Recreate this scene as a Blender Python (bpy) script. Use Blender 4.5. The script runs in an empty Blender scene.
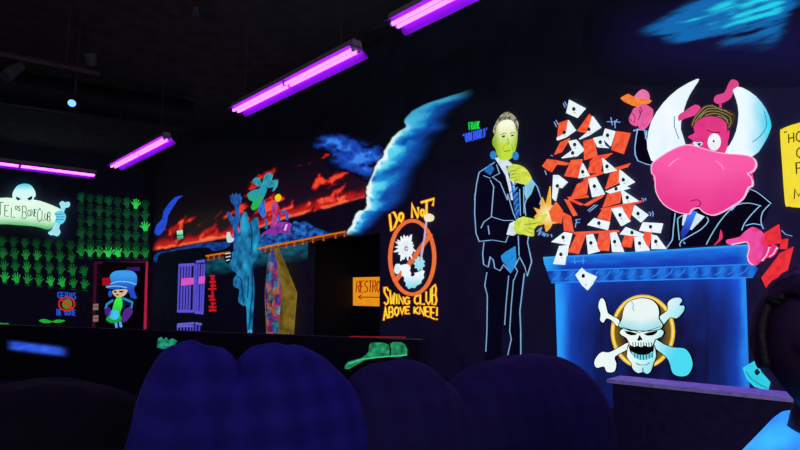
import bpy, bmesh, math, random
from mathutils import Vector, Matrix, noise, geometry
random.seed(7)
SC = bpy.context.scene
COL = SC.collection
V = Vector
# ------------------------------------------------------------------ camera frame
FPX = 560.0
PITCH = math.atan(72 / 560.0)
YAW = math.radians(40.66)
FW = V((math.sin(YAW) * math.cos(PITCH), math.cos(YAW) * math.cos(PITCH), math.sin(PITCH)))
RT = V((math.cos(YAW), -math.sin(YAW), 0))
UP = RT.cross(FW)
EYE = V((0, 0, 1.1))


def ray(x, y):
    return FW + RT * ((x - 400) / FPX) - UP * ((y - 225) / FPX)


def atdepth(x, y, d):
    return EYE + ray(x, y) * d


class Plane:
    """a real surface of the room: points of it are looked up where they stand"""
    def __init__(s, p, n):
        s.p = V(p); s.n = V(n).normalized()

    def at(s, x, y, off=0.0):
        d = ray(x, y)
        t = (s.p + s.n * off - EYE).dot(s.n) / d.dot(s.n)
        return EYE + d * t


D = 5.1
L = 16.95
CEIL = 5.0
MAIN = Plane((D, 0, 0), (-1, 0, 0))
FAR = Plane((0, L, 0), (0, -1, 0))
BACKRECESS = Plane((D + 1.3, 0, 0), (-1, 0, 0))


# ------------------------------------------------------------------ colours and materials
def lin(h):
    if not isinstance(h, str):
        return tuple(h)
    h = h.lstrip('#')
    o = []
    for i in (0, 2, 4):
        c = int(h[i:i + 2], 16) / 255
        o.append(c / 12.92 if c <= .04045 else ((c + .055) / 1.055) ** 2.4)
    return tuple(o)


def mix(a, b, t):
    a = lin(a); b = lin(b); t = max(0, min(1, t))
    return tuple(a[i] * (1 - t) + b[i] * t for i in range(3))


MC = {}


def nodes(name):
    m = bpy.data.materials.new(name); m.use_nodes = True
    nt = m.node_tree
    return m, nt, nt.nodes['Principled BSDF']


def paint(hexc, emit=.92, rough=.7):
    """fluorescent paint: glows in its own colour under the blacklights, slightly uneven brushwork"""
    k = ('p', hexc, emit)
    if k in MC: return MC[k]
    m, nt, b = nodes('paint_' + hexc.lstrip('#'))
    c = lin(hexc)
    tc = nt.nodes.new('ShaderNodeTexCoord')
    nz = nt.nodes.new('ShaderNodeTexNoise'); nz.inputs['Scale'].default_value = 14; nz.inputs['Detail'].default_value = 4
    mr = nt.nodes.new('ShaderNodeMapRange'); mr.inputs[1].default_value = .3; mr.inputs[2].default_value = .7
    mr.inputs[3].default_value = emit * .86; mr.inputs[4].default_value = emit * 1.06
    nt.links.new(tc.outputs['Object'], nz.inputs['Vector'])
    nt.links.new(nz.outputs['Fac'], mr.inputs[0])
    b.inputs['Base Color'].default_value = (c[0] * .3, c[1] * .3, c[2] * .3, 1)
    b.inputs['Roughness'].default_value = rough
    b.inputs['Specular IOR Level'].default_value = .1
    b.inputs['Emission Color'].default_value = (*c, 1)
    if emit > 0: nt.links.new(mr.outputs[0], b.inputs['Emission Strength'])
    m.cycles.emission_sampling = 'NONE'
    MC[k] = m
    return m


def paint_varied():
    if 'pv' in MC: return MC['pv']
    m, nt, b = nodes('paint_blended_colours')
    at = nt.nodes.new('ShaderNodeAttribute'); at.attribute_name = 'Col'
    mx = nt.nodes.new('ShaderNodeMixRGB'); mx.blend_type = 'MIX'; mx.inputs[0].default_value = .25
    mx.inputs[1].default_value = (.047, .058, .105, 1)
    nt.links.new(at.outputs['Color'], mx.inputs[2])
    nt.links.new(mx.outputs[0], b.inputs['Base Color'])
    nt.links.new(at.outputs['Color'], b.inputs['Emission Color'])
    b.inputs['Emission Strength'].default_value = .95
    b.inputs['Roughness'].default_value = .75
    b.inputs['Specular IOR Level'].default_value = .1
    m.cycles.emission_sampling = 'NONE'
    MC['pv'] = m
    return m


def plain(name, c, rough=.6, metal=0, bump=0, scale=30, spec=.3, var=.25):
    if name in MC: return MC[name]
    m, nt, b = nodes(name)
    c = lin(c)
    tc = nt.nodes.new('ShaderNodeTexCoord')
    nz = nt.nodes.new('ShaderNodeTexNoise'); nz.inputs['Scale'].default_value = scale; nz.inputs['Detail'].default_value = 5
    nt.links.new(tc.outputs['Object'], nz.inputs['Vector'])
    cr = nt.nodes.new('ShaderNodeValToRGB')
    cr.color_ramp.elements[0].position = .3; cr.color_ramp.elements[1].position = .7
    cr.color_ramp.elements[0].color = (*[x * (1 - var) for x in c], 1)
    cr.color_ramp.elements[1].color = (*[min(1, x * (1 + var)) for x in c], 1)
    nt.links.new(nz.outputs['Fac'], cr.inputs[0]); nt.links.new(cr.outputs[0], b.inputs['Base Color'])
    b.inputs['Roughness'].default_value = rough; b.inputs['Metallic'].default_value = metal
    b.inputs['Specular IOR Level'].default_value = spec
    if bump:
        bp = nt.nodes.new('ShaderNodeBump'); bp.inputs['Strength'].default_value = bump; bp.inputs['Distance'].default_value = .01
        nt.links.new(nz.outputs['Fac'], bp.inputs['Height']); nt.links.new(bp.outputs[0], b.inputs['Normal'])
    MC[name] = m
    return m


def glow(name, c, s):
    if name in MC: return MC[name]
    m, nt, b = nodes(name)
    b.inputs['Base Color'].default_value = (*lin(c), 1)
    b.inputs['Emission Color'].default_value = (*lin(c), 1)
    b.inputs['Emission Strength'].default_value = s
    MC[name] = m
    return m


# ------------------------------------------------------------------ objects
def wloc(o):
    r = V((0, 0, 0))
    while o:
        r += o.location; o = o.parent
    return r


def link(name, verts, faces, mat, parent=None, cols=None, smooth=False, loc=None):
    """verts in world metres -> ONE mesh object, stored relative to its parent (or to its own base)"""
    if parent:
        base = wloc(parent)
    else:
        base = V(loc) if loc is not None else V((0, 0, 0))
    me = bpy.data.meshes.new(name)
    me.from_pydata([tuple(V(v) - base) for v in verts], [], faces)
    if cols is not None:
        ca = me.color_attributes.new('Col', 'FLOAT_COLOR', 'POINT')
        for i, c in enumerate(cols): ca.data[i].color = (c[0], c[1], c[2], 1)
    me.materials.append(mat)
    if smooth:
        for p in me.polygons: p.use_smooth = True
    o = bpy.data.objects.new(name, me); COL.objects.link(o)
    if parent: o.parent = parent
    else: o.location = base
    return o


def tag(o, label=None, cat=None, group=None, kind=None):
    if label: o['label'] = label
    if cat: o['category'] = cat
    if group: o['group'] = group
    if kind: o['kind'] = kind
    return o


def thing(name, label, cat, loc, group=None):
    o = bpy.data.objects.new(name, None); COL.objects.link(o)
    o.empty_display_size = .1
    o.location = loc
    return tag(o, label, cat, group)


def from_bm(name, bm, mat, parent=None, smooth=False, loc=None):
    bmesh.ops.recalc_face_normals(bm, faces=bm.faces)
    bm.verts.index_update()
    vs = [v.co.copy() for v in bm.verts]; fs = [[v.index for v in f.verts] for f in bm.faces]
    bm.free()
    return link(name, vs, fs, mat, parent, smooth=smooth, loc=loc)


def add_box(bm, a, b, bev=0):
    a = V(a); b = V(b)
    r = bmesh.ops.create_cube(bm, size=1)
    for v in r['verts']:
        v.co = V(((a.x + b.x) / 2 + v.co.x * (b.x - a.x), (a.y + b.y) / 2 + v.co.y * (b.y - a.y), (a.z + b.z) / 2 + v.co.z * (b.z - a.z)))
    if bev:
        es = list({e for v in r['verts'] for e in v.link_edges})
        bmesh.ops.bevel(bm, geom=es, offset=bev, segments=2, affect='EDGES')


def add_tube(bm, pts, r, seg=12, cap=True):
    pts = [V(p) for p in pts]
    rr = r if isinstance(r, (list, tuple)) else [r] * len(pts)
    rings = []
    for i, p in enumerate(pts):
        t = (pts[min(i + 1, len(pts) - 1)] - pts[max(i - 1, 0)]).normalized()
        a = V((0, 0, 1)) if abs(t.z) < .9 else V((1, 0, 0))
        u = t.cross(a).normalized(); w = t.cross(u)
        rings.append([bm.verts.new(p + (u * math.cos(k * 2 * math.pi / seg) + w * math.sin(k * 2 * math.pi / seg)) * rr[i]) for k in range(seg)])
    for i in range(len(pts) - 1):
        for k in range(seg):
            bm.faces.new((rings[i][k], rings[i][(k + 1) % seg], rings[i + 1][(k + 1) % seg], rings[i + 1][k]))
    if cap:
        bm.faces.new(rings[0]); bm.faces.new(rings[-1][::-1])


def box(name, a, b, mat, parent=None, bev=0, loc=None):
    bm = bmesh.new(); add_box(bm, a, b, bev)
    return from_bm(name, bm, mat, parent, loc=loc)


def tube(name, pts, r, mat, parent=None, seg=12, loc=None):
    bm = bmesh.new(); add_tube(bm, pts, r, seg)
    return from_bm(name, bm, mat, parent, smooth=False, loc=loc)


# ------------------------------------------------------------------ paint on a surface
def Z(x0, y0, s, *fl):
    return [(x0 + fl[i] / s, y0 + fl[i + 1] / s) for i in range(0, len(fl), 2)]


def smooth_pts(pts, n=4, closed=True):
    out = []; N = len(pts)
    rng = range(N) if closed else range(N - 1)
    for i in rng:
        if closed: p0, p1, p2, p3 = pts[i - 1], pts[i], pts[(i + 1) % N], pts[(i + 2) % N]
        else: p0, p1, p2, p3 = pts[max(i - 1, 0)], pts[i], pts[i + 1], pts[min(i + 2, N - 1)]
        for k in range(n):
            t = k / n
            out.append(tuple(.5 * (2 * p1[j] + (p2[j] - p0[j]) * t + (2 * p0[j] - 5 * p1[j] + 4 * p2[j] - p3[j]) * t * t + (3 * p1[j] - p0[j] - 3 * p2[j] + p3[j]) * t ** 3) for j in (0, 1)))
    if not closed: out.append(pts[-1])
    return out


def inside(p, poly):
    x, y = p; c = False; j = len(poly) - 1
    for i in range(len(poly)):
        xi, yi = poly[i]; xj, yj = poly[j]
        if (yi > y) != (yj > y) and x < (xj - xi) * (y - yi) / (yj - yi) + xi: c = not c
        j = i
    return c


def slab(name, p2, faces, mat, parent, plane, off, thick, colfn=None, loc=None):
    """2D shape laid on a surface: front face off metres proud of it, edges running back"""
    front = [plane.at(x, y, off) for x, y in p2]
    verts = list(front); fs = [list(f) for f in faces]
    cnt = {}
    for f in faces:
        for i in range(len(f)):
            a, b = f[i], f[(i + 1) % len(f)]
            k = (min(a, b), max(a, b)); cnt[k] = (cnt.get(k, (0,))[0] + 1, a, b)
    back = {}
    for k, (n, a, b) in cnt.items():
        if n == 1:
            for q in (a, b):
                if q not in back:
                    back[q] = len(verts); verts.append(front[q] - plane.n * thick)
            fs.append([b, a, back[a], back[b]])
    cols = None
    if colfn:
        cols = [lin(colfn(x, y)) for x, y in p2]
        inv = {v: k for k, v in back.items()}
        for i in range(len(p2), len(verts)): cols.append(cols[inv[i]])
    return link(name, verts, fs, mat, parent, cols, loc=loc)


LAYER = .004
SMALL = ('hygiene_poster', 'vertical_red_lettering')


def fill(name, pts, col, parent, plane=MAIN, layer=1, sm=0, step=2.0, thick=None, emit=.92, loc=None, extra=0):
    """painted area: col is a hex colour or a function of position for blended brushwork"""
    if sm: pts = smooth_pts(pts, sm)
    off = LAYER * layer + extra
    th = (off + .0003 if parent is None or parent.name in SMALL else off - .0008) if thick is None else thick
    fn = col if callable(col) else None
    vv = [V(p) for p in pts]; n = len(vv)
    ed = [(i, (i + 1) % n) for i in range(n)]
    if fn:
        xs = [p[0] for p in pts]; ys = [p[1] for p in pts]
        y = min(ys) + step / 2
        while y < max(ys):
            x = min(xs) + step / 2
            while x < max(xs):
                if inside((x, y), pts): vv.append(V((x, y)))
                x += step
            y += step
    r = geometry.delaunay_2d_cdt(vv, ed, [], 1, 1e-4)
    p2 = [tuple(v) for v in r[0]]
    return slab(name, p2, r[2], paint_varied() if fn else paint(col, emit), parent, plane, off, th, fn, loc=loc)


def ribbon(pts, w):
    """polyline -> (verts, quads) with width w (number or list)"""
    n = len(pts); vs = []; fs = []
    for i, p in enumerate(pts):
        a = pts[max(i - 1, 0)]; b = pts[min(i + 1, n - 1)]
        tx, ty = b[0] - a[0], b[1] - a[1]; l = math.hypot(tx, ty) or 1
        nx, ny = -ty / l, tx / l
        ww = (w[i] if isinstance(w, (list, tuple)) else w) / 2
        m = 1.0
        if 0 < i < n - 1:
            d1 = (p[0] - a[0], p[1] - a[1]); l1 = math.hypot(*d1) or 1
            m = min(1.6, 1 / max(.4, abs((-d1[1] * nx + d1[0] * ny) / l1)))
        ww *= m
        vs.append((p[0] + nx * ww, p[1] + ny * ww)); vs.append((p[0] - nx * ww, p[1] - ny * ww))
    for i in range(n - 1): fs.append((2 * i, 2 * i + 1, 2 * i + 3, 2 * i + 2))
    return vs, fs


def lines(name, plist, w, col, parent, plane=MAIN, layer=2, sm=0, emit=.92, thick=None, loc=None, extra=0):
    vs = []; fs = []
    for pts in plist:
        if sm: pts = smooth_pts(pts, sm, False)
        a, b = ribbon(pts, w if not callable(w) else [w(i / (len(pts) - 1)) for i in range(len(pts))])
        o = len(vs); vs += a; fs += [tuple(k + o for k in f) for f in b]
    off = LAYER * layer + extra
    return slab(name, vs, fs, paint(col, emit), parent, plane, off, (off + .0003 if parent is None or parent.name in SMALL else off - .0008) if thick is None else thick, loc=loc)


def ell(cx, cy, rx, ry, n=28, rot=0):
    c, s = math.cos(rot), math.sin(rot)
    return [(cx + rx * math.cos(t) * c - ry * math.sin(t) * s, cy + rx * math.cos(t) * s + ry * math.sin(t) * c) for t in [2 * math.pi * i / n for i in range(n)]]


def ring(name, cx, cy, rx, ry, w, col, parent, plane=MAIN, layer=2, n=40, rot=0, emit=.92):
    a = ell(cx, cy, rx, ry, n, rot); b = ell(cx, cy, rx - w, ry - w, n, rot)
    fs = [(i, (i + 1) % n, n + (i + 1) % n, n + i) for i in range(n)]
    off = LAYER * layer
    return slab(name, a + b, fs, paint(col, emit), parent, plane, off, off - .0008)


def grid(name, x0, x1, y0, y1, fn, parent, plane=MAIN, layer=1, step=1.0, poly=None, cut=.0012):
    """large blended brushwork; cells where the paint has faded to nothing are left bare"""
    nx = int((x1 - x0) / step) + 1; ny = int((y1 - y0) / step) + 1
    cs = {}; 
    for j in range(ny):
        for i in range(nx):
            cs[i, j] = lin(fn(x0 + i * step, y0 + j * step))
    idx = {}; p2 = []; fs = []; cc = []
    def g(i, j):
        if (i, j) not in idx:
            idx[i, j] = len(p2); p2.append((x0 + i * step, y0 + j * step)); cc.append(cs[i, j])
        return idx[i, j]
    for j in range(ny - 1):
        for i in range(nx - 1):
            if poly and not inside((x0 + (i + .5) * step, y0 + (j + .5) * step), poly): continue
            if max(max(cs[i + a, j + b]) for a in (0, 1) for b in (0, 1)) < cut: continue
            fs.append((g(i, j), g(i, j + 1), g(i + 1, j + 1), g(i + 1, j)))
    off = LAYER * layer
    verts = [plane.at(x, y, off) for x, y in p2]
    return link(name, verts, fs, paint_varied(), parent, cc)


def fbm(x, y, o=4):
    s = 0; a = .5
    for k in range(o):
        s += a * noise.noise(V((x, y, k * 3.7))); x *= 2.03; y *= 2.03; a *= .55
    return s


def interp(x, pts):
    if x <= pts[0][0]: return pts[0][1]
    for (a, b), (c, d) in zip(pts, pts[1:]):
        if x <= c: return b + (d - b) * (x - a) / (c - a)
    return pts[-1][1]


def sst(a, b, x):
    t = max(0, min(1, (x - a) / (b - a))); return t * t * (3 - 2 * t)


# hand-lettering: strokes in a unit box (x right, y down)
GL = {
    'A': [[(0, 1), (.5, 0), (1, 1)], [(.2, .65), (.8, .65)]],
    'B': [[(0, 0), (0, 1), (.7, 1), (1, .8), (.75, .5), (0, .48)], [(.75, .5), (.9, .25), (.65, 0), (0, 0)]],
    'C': [[(1, .15), (.6, 0), (.15, .2), (0, .5), (.15, .85), (.6, 1), (1, .85)]],
    'D': [[(0, 0), (0, 1), (.6, .9), (1, .5), (.6, .08), (0, 0)]],
    'E': [[(1, 0), (0, 0), (0, 1), (1, 1)], [(0, .5), (.8, .5)]],
    'F': [[(1, 0), (0, 0), (0, 1)], [(0, .48), (.8, .48)]],
    'G': [[(1, .15), (.55, 0), (.1, .2), (0, .55), (.15, .9), (.6, 1), (1, .85), (1, .55), (.6, .55)]],
    'H': [[(0, 0), (0, 1)], [(1, 0), (1, 1)], [(0, .5), (1, .5)]],
    'I': [[(.5, 0), (.5, 1)]],
    'K': [[(0, 0), (0, 1)], [(1, 0), (.05, .55), (1, 1)]],
    'L': [[(0, 0), (0, 1), (1, 1)]],
    'M': [[(0, 1), (.1, 0), (.5, .7), (.9, 0), (1, 1)]],
    'N': [[(0, 1), (0, 0), (1, 1), (1, 0)]],
    'O': [[(.5, 0), (.1, .2), (0, .5), (.1, .8), (.5, 1), (.9, .8), (1, .5), (.9, .2), (.5, 0)]],
    'R': [[(0, 1), (0, 0), (.7, 0), (1, .25), (.7, .5), (0, .5)], [(.45, .5), (1, 1)]],
    'S': [[(1, .12), (.6, 0), (.1, .12), (.05, .35), (.5, .5), (.95, .65), (.9, .9), (.45, 1), (0, .88)]],
    'T': [[(0, 0), (1, 0)], [(.5, 0), (.5, 1)]],
    'U': [[(0, 0), (0, .75), (.5, 1), (1, .75), (1, 0)]],
    'V': [[(0, 0), (.5, 1), (1, 0)]],
    'W': [[(0, 0), (.25, 1), (.5, .35), (.75, 1), (1, 0)]],
    '!': [[(.6, 0), (.45, .68)], [(.4, .88), (.4, 1)]],
    '"': [[(.2, 0), (.2, .22)], [(.7, 0), (.7, .22)]],
    "'": [[(.5, 0), (.4, .25)]],
}


def letter_strokes(ch, f):
    return [[f(u, v) for u, v in s] for s in GL[ch]]


def text_letters(s, f, gap=.3, narrow="I!'"):
    wid = [.35 if c in narrow else (.5 if c == ' ' else 1) for c in s]
    tot = sum(wid) + gap * (len(s) - 1)
    out = []; x = 0
    for c, w in zip(s, wid):
        if c != ' ': out.append([[f((x + u * w) / tot, v) for u, v in st] for st in GL[c]])
        x += w + gap
    return out


def text_strokes(s, f, gap=.3, narrow="I!'"):
    """f(u, v) with u along the line 0..1, v 0 top .. 1 bottom"""
    wid = [.35 if c in narrow else (.5 if c == ' ' else 1) for c in s]
    tot = sum(wid) + gap * (len(s) - 1)
    out = []; x = 0
    for c, w in zip(s, wid):
        if c != ' ':
            for st in GL[c]:
                out.append([f((x + u * w) / tot, v) for u, v in st])
        x += w + gap
    return out


def quad(a, b, c, d):
    """corners top-left, top-right, bottom-right, bottom-left"""
    def f(u, v):
        t = (a[0] + (b[0] - a[0]) * u, a[1] + (b[1] - a[1]) * u)
        o = (d[0] + (c[0] - d[0]) * u, d[1] + (c[1] - d[1]) * u)
        return (t[0] + (o[0] - t[0]) * v, t[1] + (o[1] - t[1]) * v)
    return f


# ================================================================== CAMERA, VIEW, WORLD
cam = bpy.data.cameras.new('camera'); co = bpy.data.objects.new('camera', cam); COL.objects.link(co)
cam.sensor_width = 36; cam.lens = 36 * FPX / 800; cam.clip_start = .05; cam.clip_end = 100
co.matrix_world = Matrix(((RT.x, UP.x, -FW.x, EYE.x), (RT.y, UP.y, -FW.y, EYE.y), (RT.z, UP.z, -FW.z, EYE.z), (0, 0, 0, 1)))
SC.camera = co
SC.view_settings.view_transform = 'Standard'; SC.view_settings.look = 'None'
SC.view_settings.exposure = 0; SC.view_settings.gamma = 1
SC.view_settings.use_curve_mapping = False
w = bpy.data.worlds.new('dark_room'); w.use_nodes = True; SC.world = w
w.node_tree.nodes['Background'].inputs[0].default_value = (.25, .12, 1, 1)
w.node_tree.nodes['Background'].inputs[1].default_value = .0

# ================================================================== ROOM SHELL
wallm = plain('black_wall_paint', (.047, .058, .105), .75, spec=.12, scale=3, var=.2)
ceilm = plain('black_ceiling_paint', (.095, .095, .10), .9, spec=.05, scale=4)
floorm = plain('black_carpet', (.05, .04, .06), .95, spec=.05, scale=200, bump=.4)
XL, YB = -6.0, -4.0
OY0, OY1, OZ = 6.39, 8.39, 2.05           # opening to the restrooms
S = lambda o: tag(o, kind='structure')
S(box('floor', (XL, YB, -.12), (D + 1.6, L + .15, 0), floorm))
S(box('ceiling', (XL, YB, CEIL), (D + 1.6, L + .15, CEIL + .12), ceilm))
bm = bmesh.new()
add_box(bm, (D, YB, 0), (D + .15, OY0, CEIL)); add_box(bm, (D, OY1, 0), (D + .15, L, CEIL)); add_box(bm, (D, OY0, OZ), (D + .15, OY1, CEIL))
S(from_bm('wall_right', bm, wallm))
S(box('wall_far', (XL, L, 0), (D + .15, L + .15, CEIL), wallm))
S(box('wall_left', (XL - .15, YB, 0), (XL, L, CEIL), wallm))
S(box('wall_back', (XL, YB - .15, 0), (D + .15, YB, CEIL), wallm))
bm = bmesh.new()
add_box(bm, (D + 1.3, OY0 - 1.6, 0), (D + 1.45, OY1 + .6, 2.6))
add_box(bm, (D + .15, OY1 + .45, 0), (D + 1.3, OY1 + .6, 2.6)); add_box(bm, (D + .15, OY0 - 1.6, 0), (D + 1.3, OY0 - 1.45, 2.6))
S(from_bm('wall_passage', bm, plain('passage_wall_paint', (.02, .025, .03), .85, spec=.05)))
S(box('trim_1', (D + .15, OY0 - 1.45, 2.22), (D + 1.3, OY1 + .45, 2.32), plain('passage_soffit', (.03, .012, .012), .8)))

# low black divider wall across the room, and a nearer one with a light cap
def divider(name, pa, pb, ztop, thick, mat):
    a = V((pa.x, pa.y, 0)); b = V((pb.x, pb.y, 0)); d = (b - a).normalized(); n = V((d.y, -d.x, 0))
    if n.dot(EYE - a) < 0: n = -n
    vs = []
    for z in (0, ztop):
        for p in (a, b): vs += [V((p.x, p.y, z)), V((p.x, p.y, z)) - n * thick]
    fs = [(0, 2, 6, 4), (1, 5, 7, 3), (4, 6, 7, 5), (0, 4, 5, 1), (2, 3, 7, 6), (0, 1, 3, 2)]
    return vs, fs, n, a, b


def on_z(x, y, z):
    d = ray(x, y); return EYE + d * ((z - EYE.z) / d.z)


LA, LB = on_z(60, 327, .72), on_z(405, 339.5, .72)
LB2 = LA + (LB - LA) * 1.03; LA2 = LA - (LB - LA) * .55
vs, fs, LN, la, lb = divider('low', LA2, LB2, .72, .14, None)
low = link('low_divider_wall', vs, fs, plain('black_divider_paint', (.008, .007, .012), .6, spec=.2), loc=la)
tag(low, 'long low black divider wall crossing the room behind the sofa', 'low wall')
LOW = Plane(LA, LN)

# ================================================================== FAR WALL
# hanging club sign held by a skeleton
sgn = thing('club_sign', 'pale green glowing banner sign held up by a bald skeleton with a bone', 'sign', FAR.at(20, 215, 0))
ban = smooth_pts(Z(0, 160, 5, -90, 225, 0, 190, 90, 193, 180, 200, 240, 218, 302, 246, 304, 268, 276, 302, 250, 346, 180, 331, 90, 324, 0, 320, -90, 345), 3)
fill('banner', ban, lambda x, y: mix('#e2ffe8', '#18b84a', sst(214, 228, y + .12 * (x - 20) * (x > 20) * -1 + 2.2 * fbm(x * .15, y * .15))), sgn, FAR, 1, step=1.5, thick=.08, extra=.08)
nm = []
for ch, x, y, w_, h in (('T', -2, 202, 5.5, 13), ('E', 5, 205, 4, 11), ('L', 11.5, 208, 4, 9), ('O', 15.5, 205.5, 2.2, 4), ('S', 18.5, 206, 2, 4.5), ('B', 22.5, 206, 4.5, 12), ('O', 28, 209.5, 3, 6.5), ('N', 31.5, 209, 2.6, 7), ('E', 34.7, 209, 2, 7),
                      ('C', 37.5, 208, 3.8, 13.5), ('L', 42.2, 211, 2.3, 9), ('U', 45, 213, 2.4, 7), ('B', 48, 212, 2.6, 9)):
    nm += letter_strokes(ch, quad((x, y), (x + w_, y + .5), (x + w_ - .4, y + h + .5), (x - .4, y + h)))
lines('lettering', nm, .7, '#0d5a28', sgn, FAR, 2, extra=.08, thick=.004)
sk = fill('skull', Z(0, 160, 5, 66, 165, 72, 150, 85, 130, 105, 121, 125, 118, 146, 122, 163, 135, 176, 160, 178, 180, 168, 192, 166, 212, 120, 206, 75, 205, 72, 190, 66, 185), lambda x, y: mix('#58d8f0', '#d8fffa', sst(184, 192, y)), sgn, FAR, 2, sm=3, step=1.5, thick=.12, extra=.12)
for e in (Z(0, 160, 5, 80, 182, 106, 195, 92, 202, 82, 196), Z(0, 160, 5, 162, 178, 134, 194, 148, 202, 160, 195)):
    fill('eye_socket', e, '#04101c', sk, FAR, 3, emit=0, extra=.12, thick=.003)
fill('bone', Z(0, 160, 5, 300, 216, 312, 205, 326, 212, 340, 208, 350, 215, 346, 234, 327, 241, 312, 290, 296, 338, 303, 360, 290, 380, 272, 374, 254, 374, 244, 360, 262, 346, 284, 292, 308, 240), '#a8f0ff', sgn, FAR, 3, sm=3, thick=.1, extra=.1)
hd = fill('hand', Z(0, 160, 5, 272, 266, 292, 254, 312, 256, 330, 280, 322, 308, 304, 320, 276, 308, 282, 285), '#6fdcf4', sgn, FAR, 4, sm=3, thick=.1, extra=.11)
lines('finger_line', [Z(0, 160, 5, 276, 272, 318, 270), Z(0, 160, 5, 278, 285, 322, 284), Z(0, 160, 5, 278, 297, 318, 298)], .6, '#1a6aa0', hd, FAR, 5, extra=.11, thick=.003)

# green handprints
def hand_poly(cx, cy, w_, h, tilt):
    sp = [(-.2, .5), (-.3, .2), (-.62, -.02), (-.56, -.14), (-.28, .02), (-.44, -.40), (-.34, -.46), (-.15, -.06), (-.15, -.54), (-.04, -.56), (.02, -.08), (.2, -.52), (.3, -.47), (.17, -.02), (.5, -.30), (.56, -.21), (.28, .16), (.2, .5)]
    c, s = math.cos(tilt), math.sin(tilt)
    return [(cx + (x * c - y * s) * w_, cy + (x * s + y * c) * h) for x, y in sp]


spots = []
for r in range(6):
    for k in range(8):
        x = 60 + k * 48.5
        y = 66 + r * 63 + k * (5.8 - r * .95)
        if r == 5: y = 352 + k * 1.2
        spots.append((70 + x / 5.3, 185 + y / 5.3, 1 if r < 5 else 0))
for r, (y0, br) in enumerate(((155, 0), (195, 1), (236, 1), (274, 2))):
    for k in range(-1, (7, 7, 8, 8)[r]):
        x = 8 + k * 38 + r * 3
        y = y0 + k * (2.5 if r < 3 else 3.3)
        if (x / 3.333) > 93: continue
        spots.append((x / 3.333, 195 + y / 3.333, 2 + r))
bright_above = {(6, 0), (7, 2)}
for i, (x, y, r) in enumerate(spots):
    rb = i // 8 if i < 48 else -1; kb = i % 8
    shiny = rb == 5
    bright = i < 48 and ((kb, rb) in bright_above or (shiny and kb in (3, 4)))
    rnd = random.random()
    if bright: c = '#30d050'
    elif shiny or r >= 5: c = ('#1fa03c', '#15702c', '#187c34')[int(rnd * 3)]
    elif r in (3, 4): c = ('#17802f', '#105a26', '#136a2c')[int(rnd * 3)]
    elif r == 2: c = ('#0a3a1c', '#0c4422')[int(rnd * 2)]
    else: c = ('#0c3c20', '#0e4826', '#0a301e', '#12542e')[int(rnd * 4)]
    sz = 7.2 if not bright else 7.8
    o = fill('handprint', hand_poly(x, y, sz * (1.0 + .2 * random.random()), 9.2 + 1.4 * random.random(), random.uniform(-.3, .3)), c, None, FAR, 1, loc=FAR.at(x, y, 0))
    if i < 48:
        if bright and (kb, rb) == (6, 0): lb = 'bright green handprint near the top right corner of the handprint block'
        elif bright and (kb, rb) == (7, 2): lb = 'large bright green handprint at the right edge of the handprint block'
        elif bright and kb == 3: lb = 'bright green handprint above the left part of the door, left one of two'
        elif bright: lb = 'bright green handprint above the left part of the door, right one of two'
        elif shiny: lb = 'mid green handprint in the lowest row of the block just above the door'
        else: lb = 'dim dark green handprint in the block of handprints right of the club sign'
    else:
        lb = ('dark faded green handprint in the top row right under the club sign' if r == 2 else
              'green handprint in the two middle rows below the club sign' if r in (3, 4) else 'brighter green handprint in the lowest row left of the door')
    tag(o, lb, 'handprint', 'green handprints on the far wall')
    fill('name_line', [(x - 3, y + 6), (x + 3, y + 6.1), (x + 2.8, y + 6.9), (x - 2.8, y + 6.8)], '#0e4424', o, FAR, 1)
# door with painted figure
dm = plain('dark_door_paint', (.012, .006, .016), .5, spec=.3)
door = S(thing('door_1', None, None, FAR.at(121, 330, 0)))
box('door_leaf', FAR.at(97.5, 332, .0) - V((0, .0, .4)), FAR.at(146, 263, .05), dm, door)
fill('door_frame', Z(50, 250, 5, 222, 58, 488, 55, 488, 63, 236, 67), '#4a1030', door, FAR, 12, thick=.04)
fill('door_frame', Z(50, 250, 5, 222, 58, 236, 60, 226, 400, 211, 400), '#3c0c22', door, FAR, 12, thick=.04)
fill('door_frame', Z(50, 250, 5, 480, 58, 490, 58, 482, 405, 470, 405), '#b01c48', door, FAR, 12, thick=.04)

girl = thing('painted_woman', 'painted cartoon woman with big blue hair and green dress on the far door', 'painting', FAR.at(119, 327, .052))
def fd(name, p, c, layer=1, sm=3, par=girl, emit=.92, **k): return fill(name, p, c, par, FAR, layer, sm=sm, emit=emit, extra=.052, thick=.003, **k)
hair = fd('hair', Z(50, 250, 5, 300, 130, 320, 108, 360, 102, 405, 104, 432, 124, 434, 165, 420, 195, 428, 225, 405, 240, 395, 215, 360, 190, 330, 198, 290, 192, 278, 180, 306, 168), lambda x, y: mix('#3aa0f0', '#1848b8', sst(272, 292, y + 3 * fbm(x * .3, y * .3))))
fd('face', Z(50, 250, 5, 312, 205, 350, 196, 388, 200, 375, 225, 345, 238, 322, 228), '#d8c0a0', 2)
fd('mouth', Z(50, 250, 5, 325, 222, 345, 218, 340, 232), '#d03030', 3, 0)
for q in (Z(50, 250, 5, 318, 206, 332, 205, 333, 213, 320, 214), Z(50, 250, 5, 346, 204, 366, 203, 364, 212, 348, 213)): fd('eye', q, '#10183a', 3, 0, emit=.3)
for q in (Z(50, 250, 5, 304, 168, 340, 158, 390, 160, 432, 172), Z(50, 250, 5, 282, 186, 330, 180, 385, 188)): lines('hat_band', [q], 1.0, '#8ac8f8', hair, FAR, 3, sm=3, extra=.052, thick=.003)
for q in (Z(50, 250, 5, 400, 200, 424, 222, 436, 240, 420, 244, 404, 226), Z(50, 250, 5, 300, 200, 290, 222, 300, 236, 312, 220)): fd('hair_lock', q, '#1c58c8', 1, 2)
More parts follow.
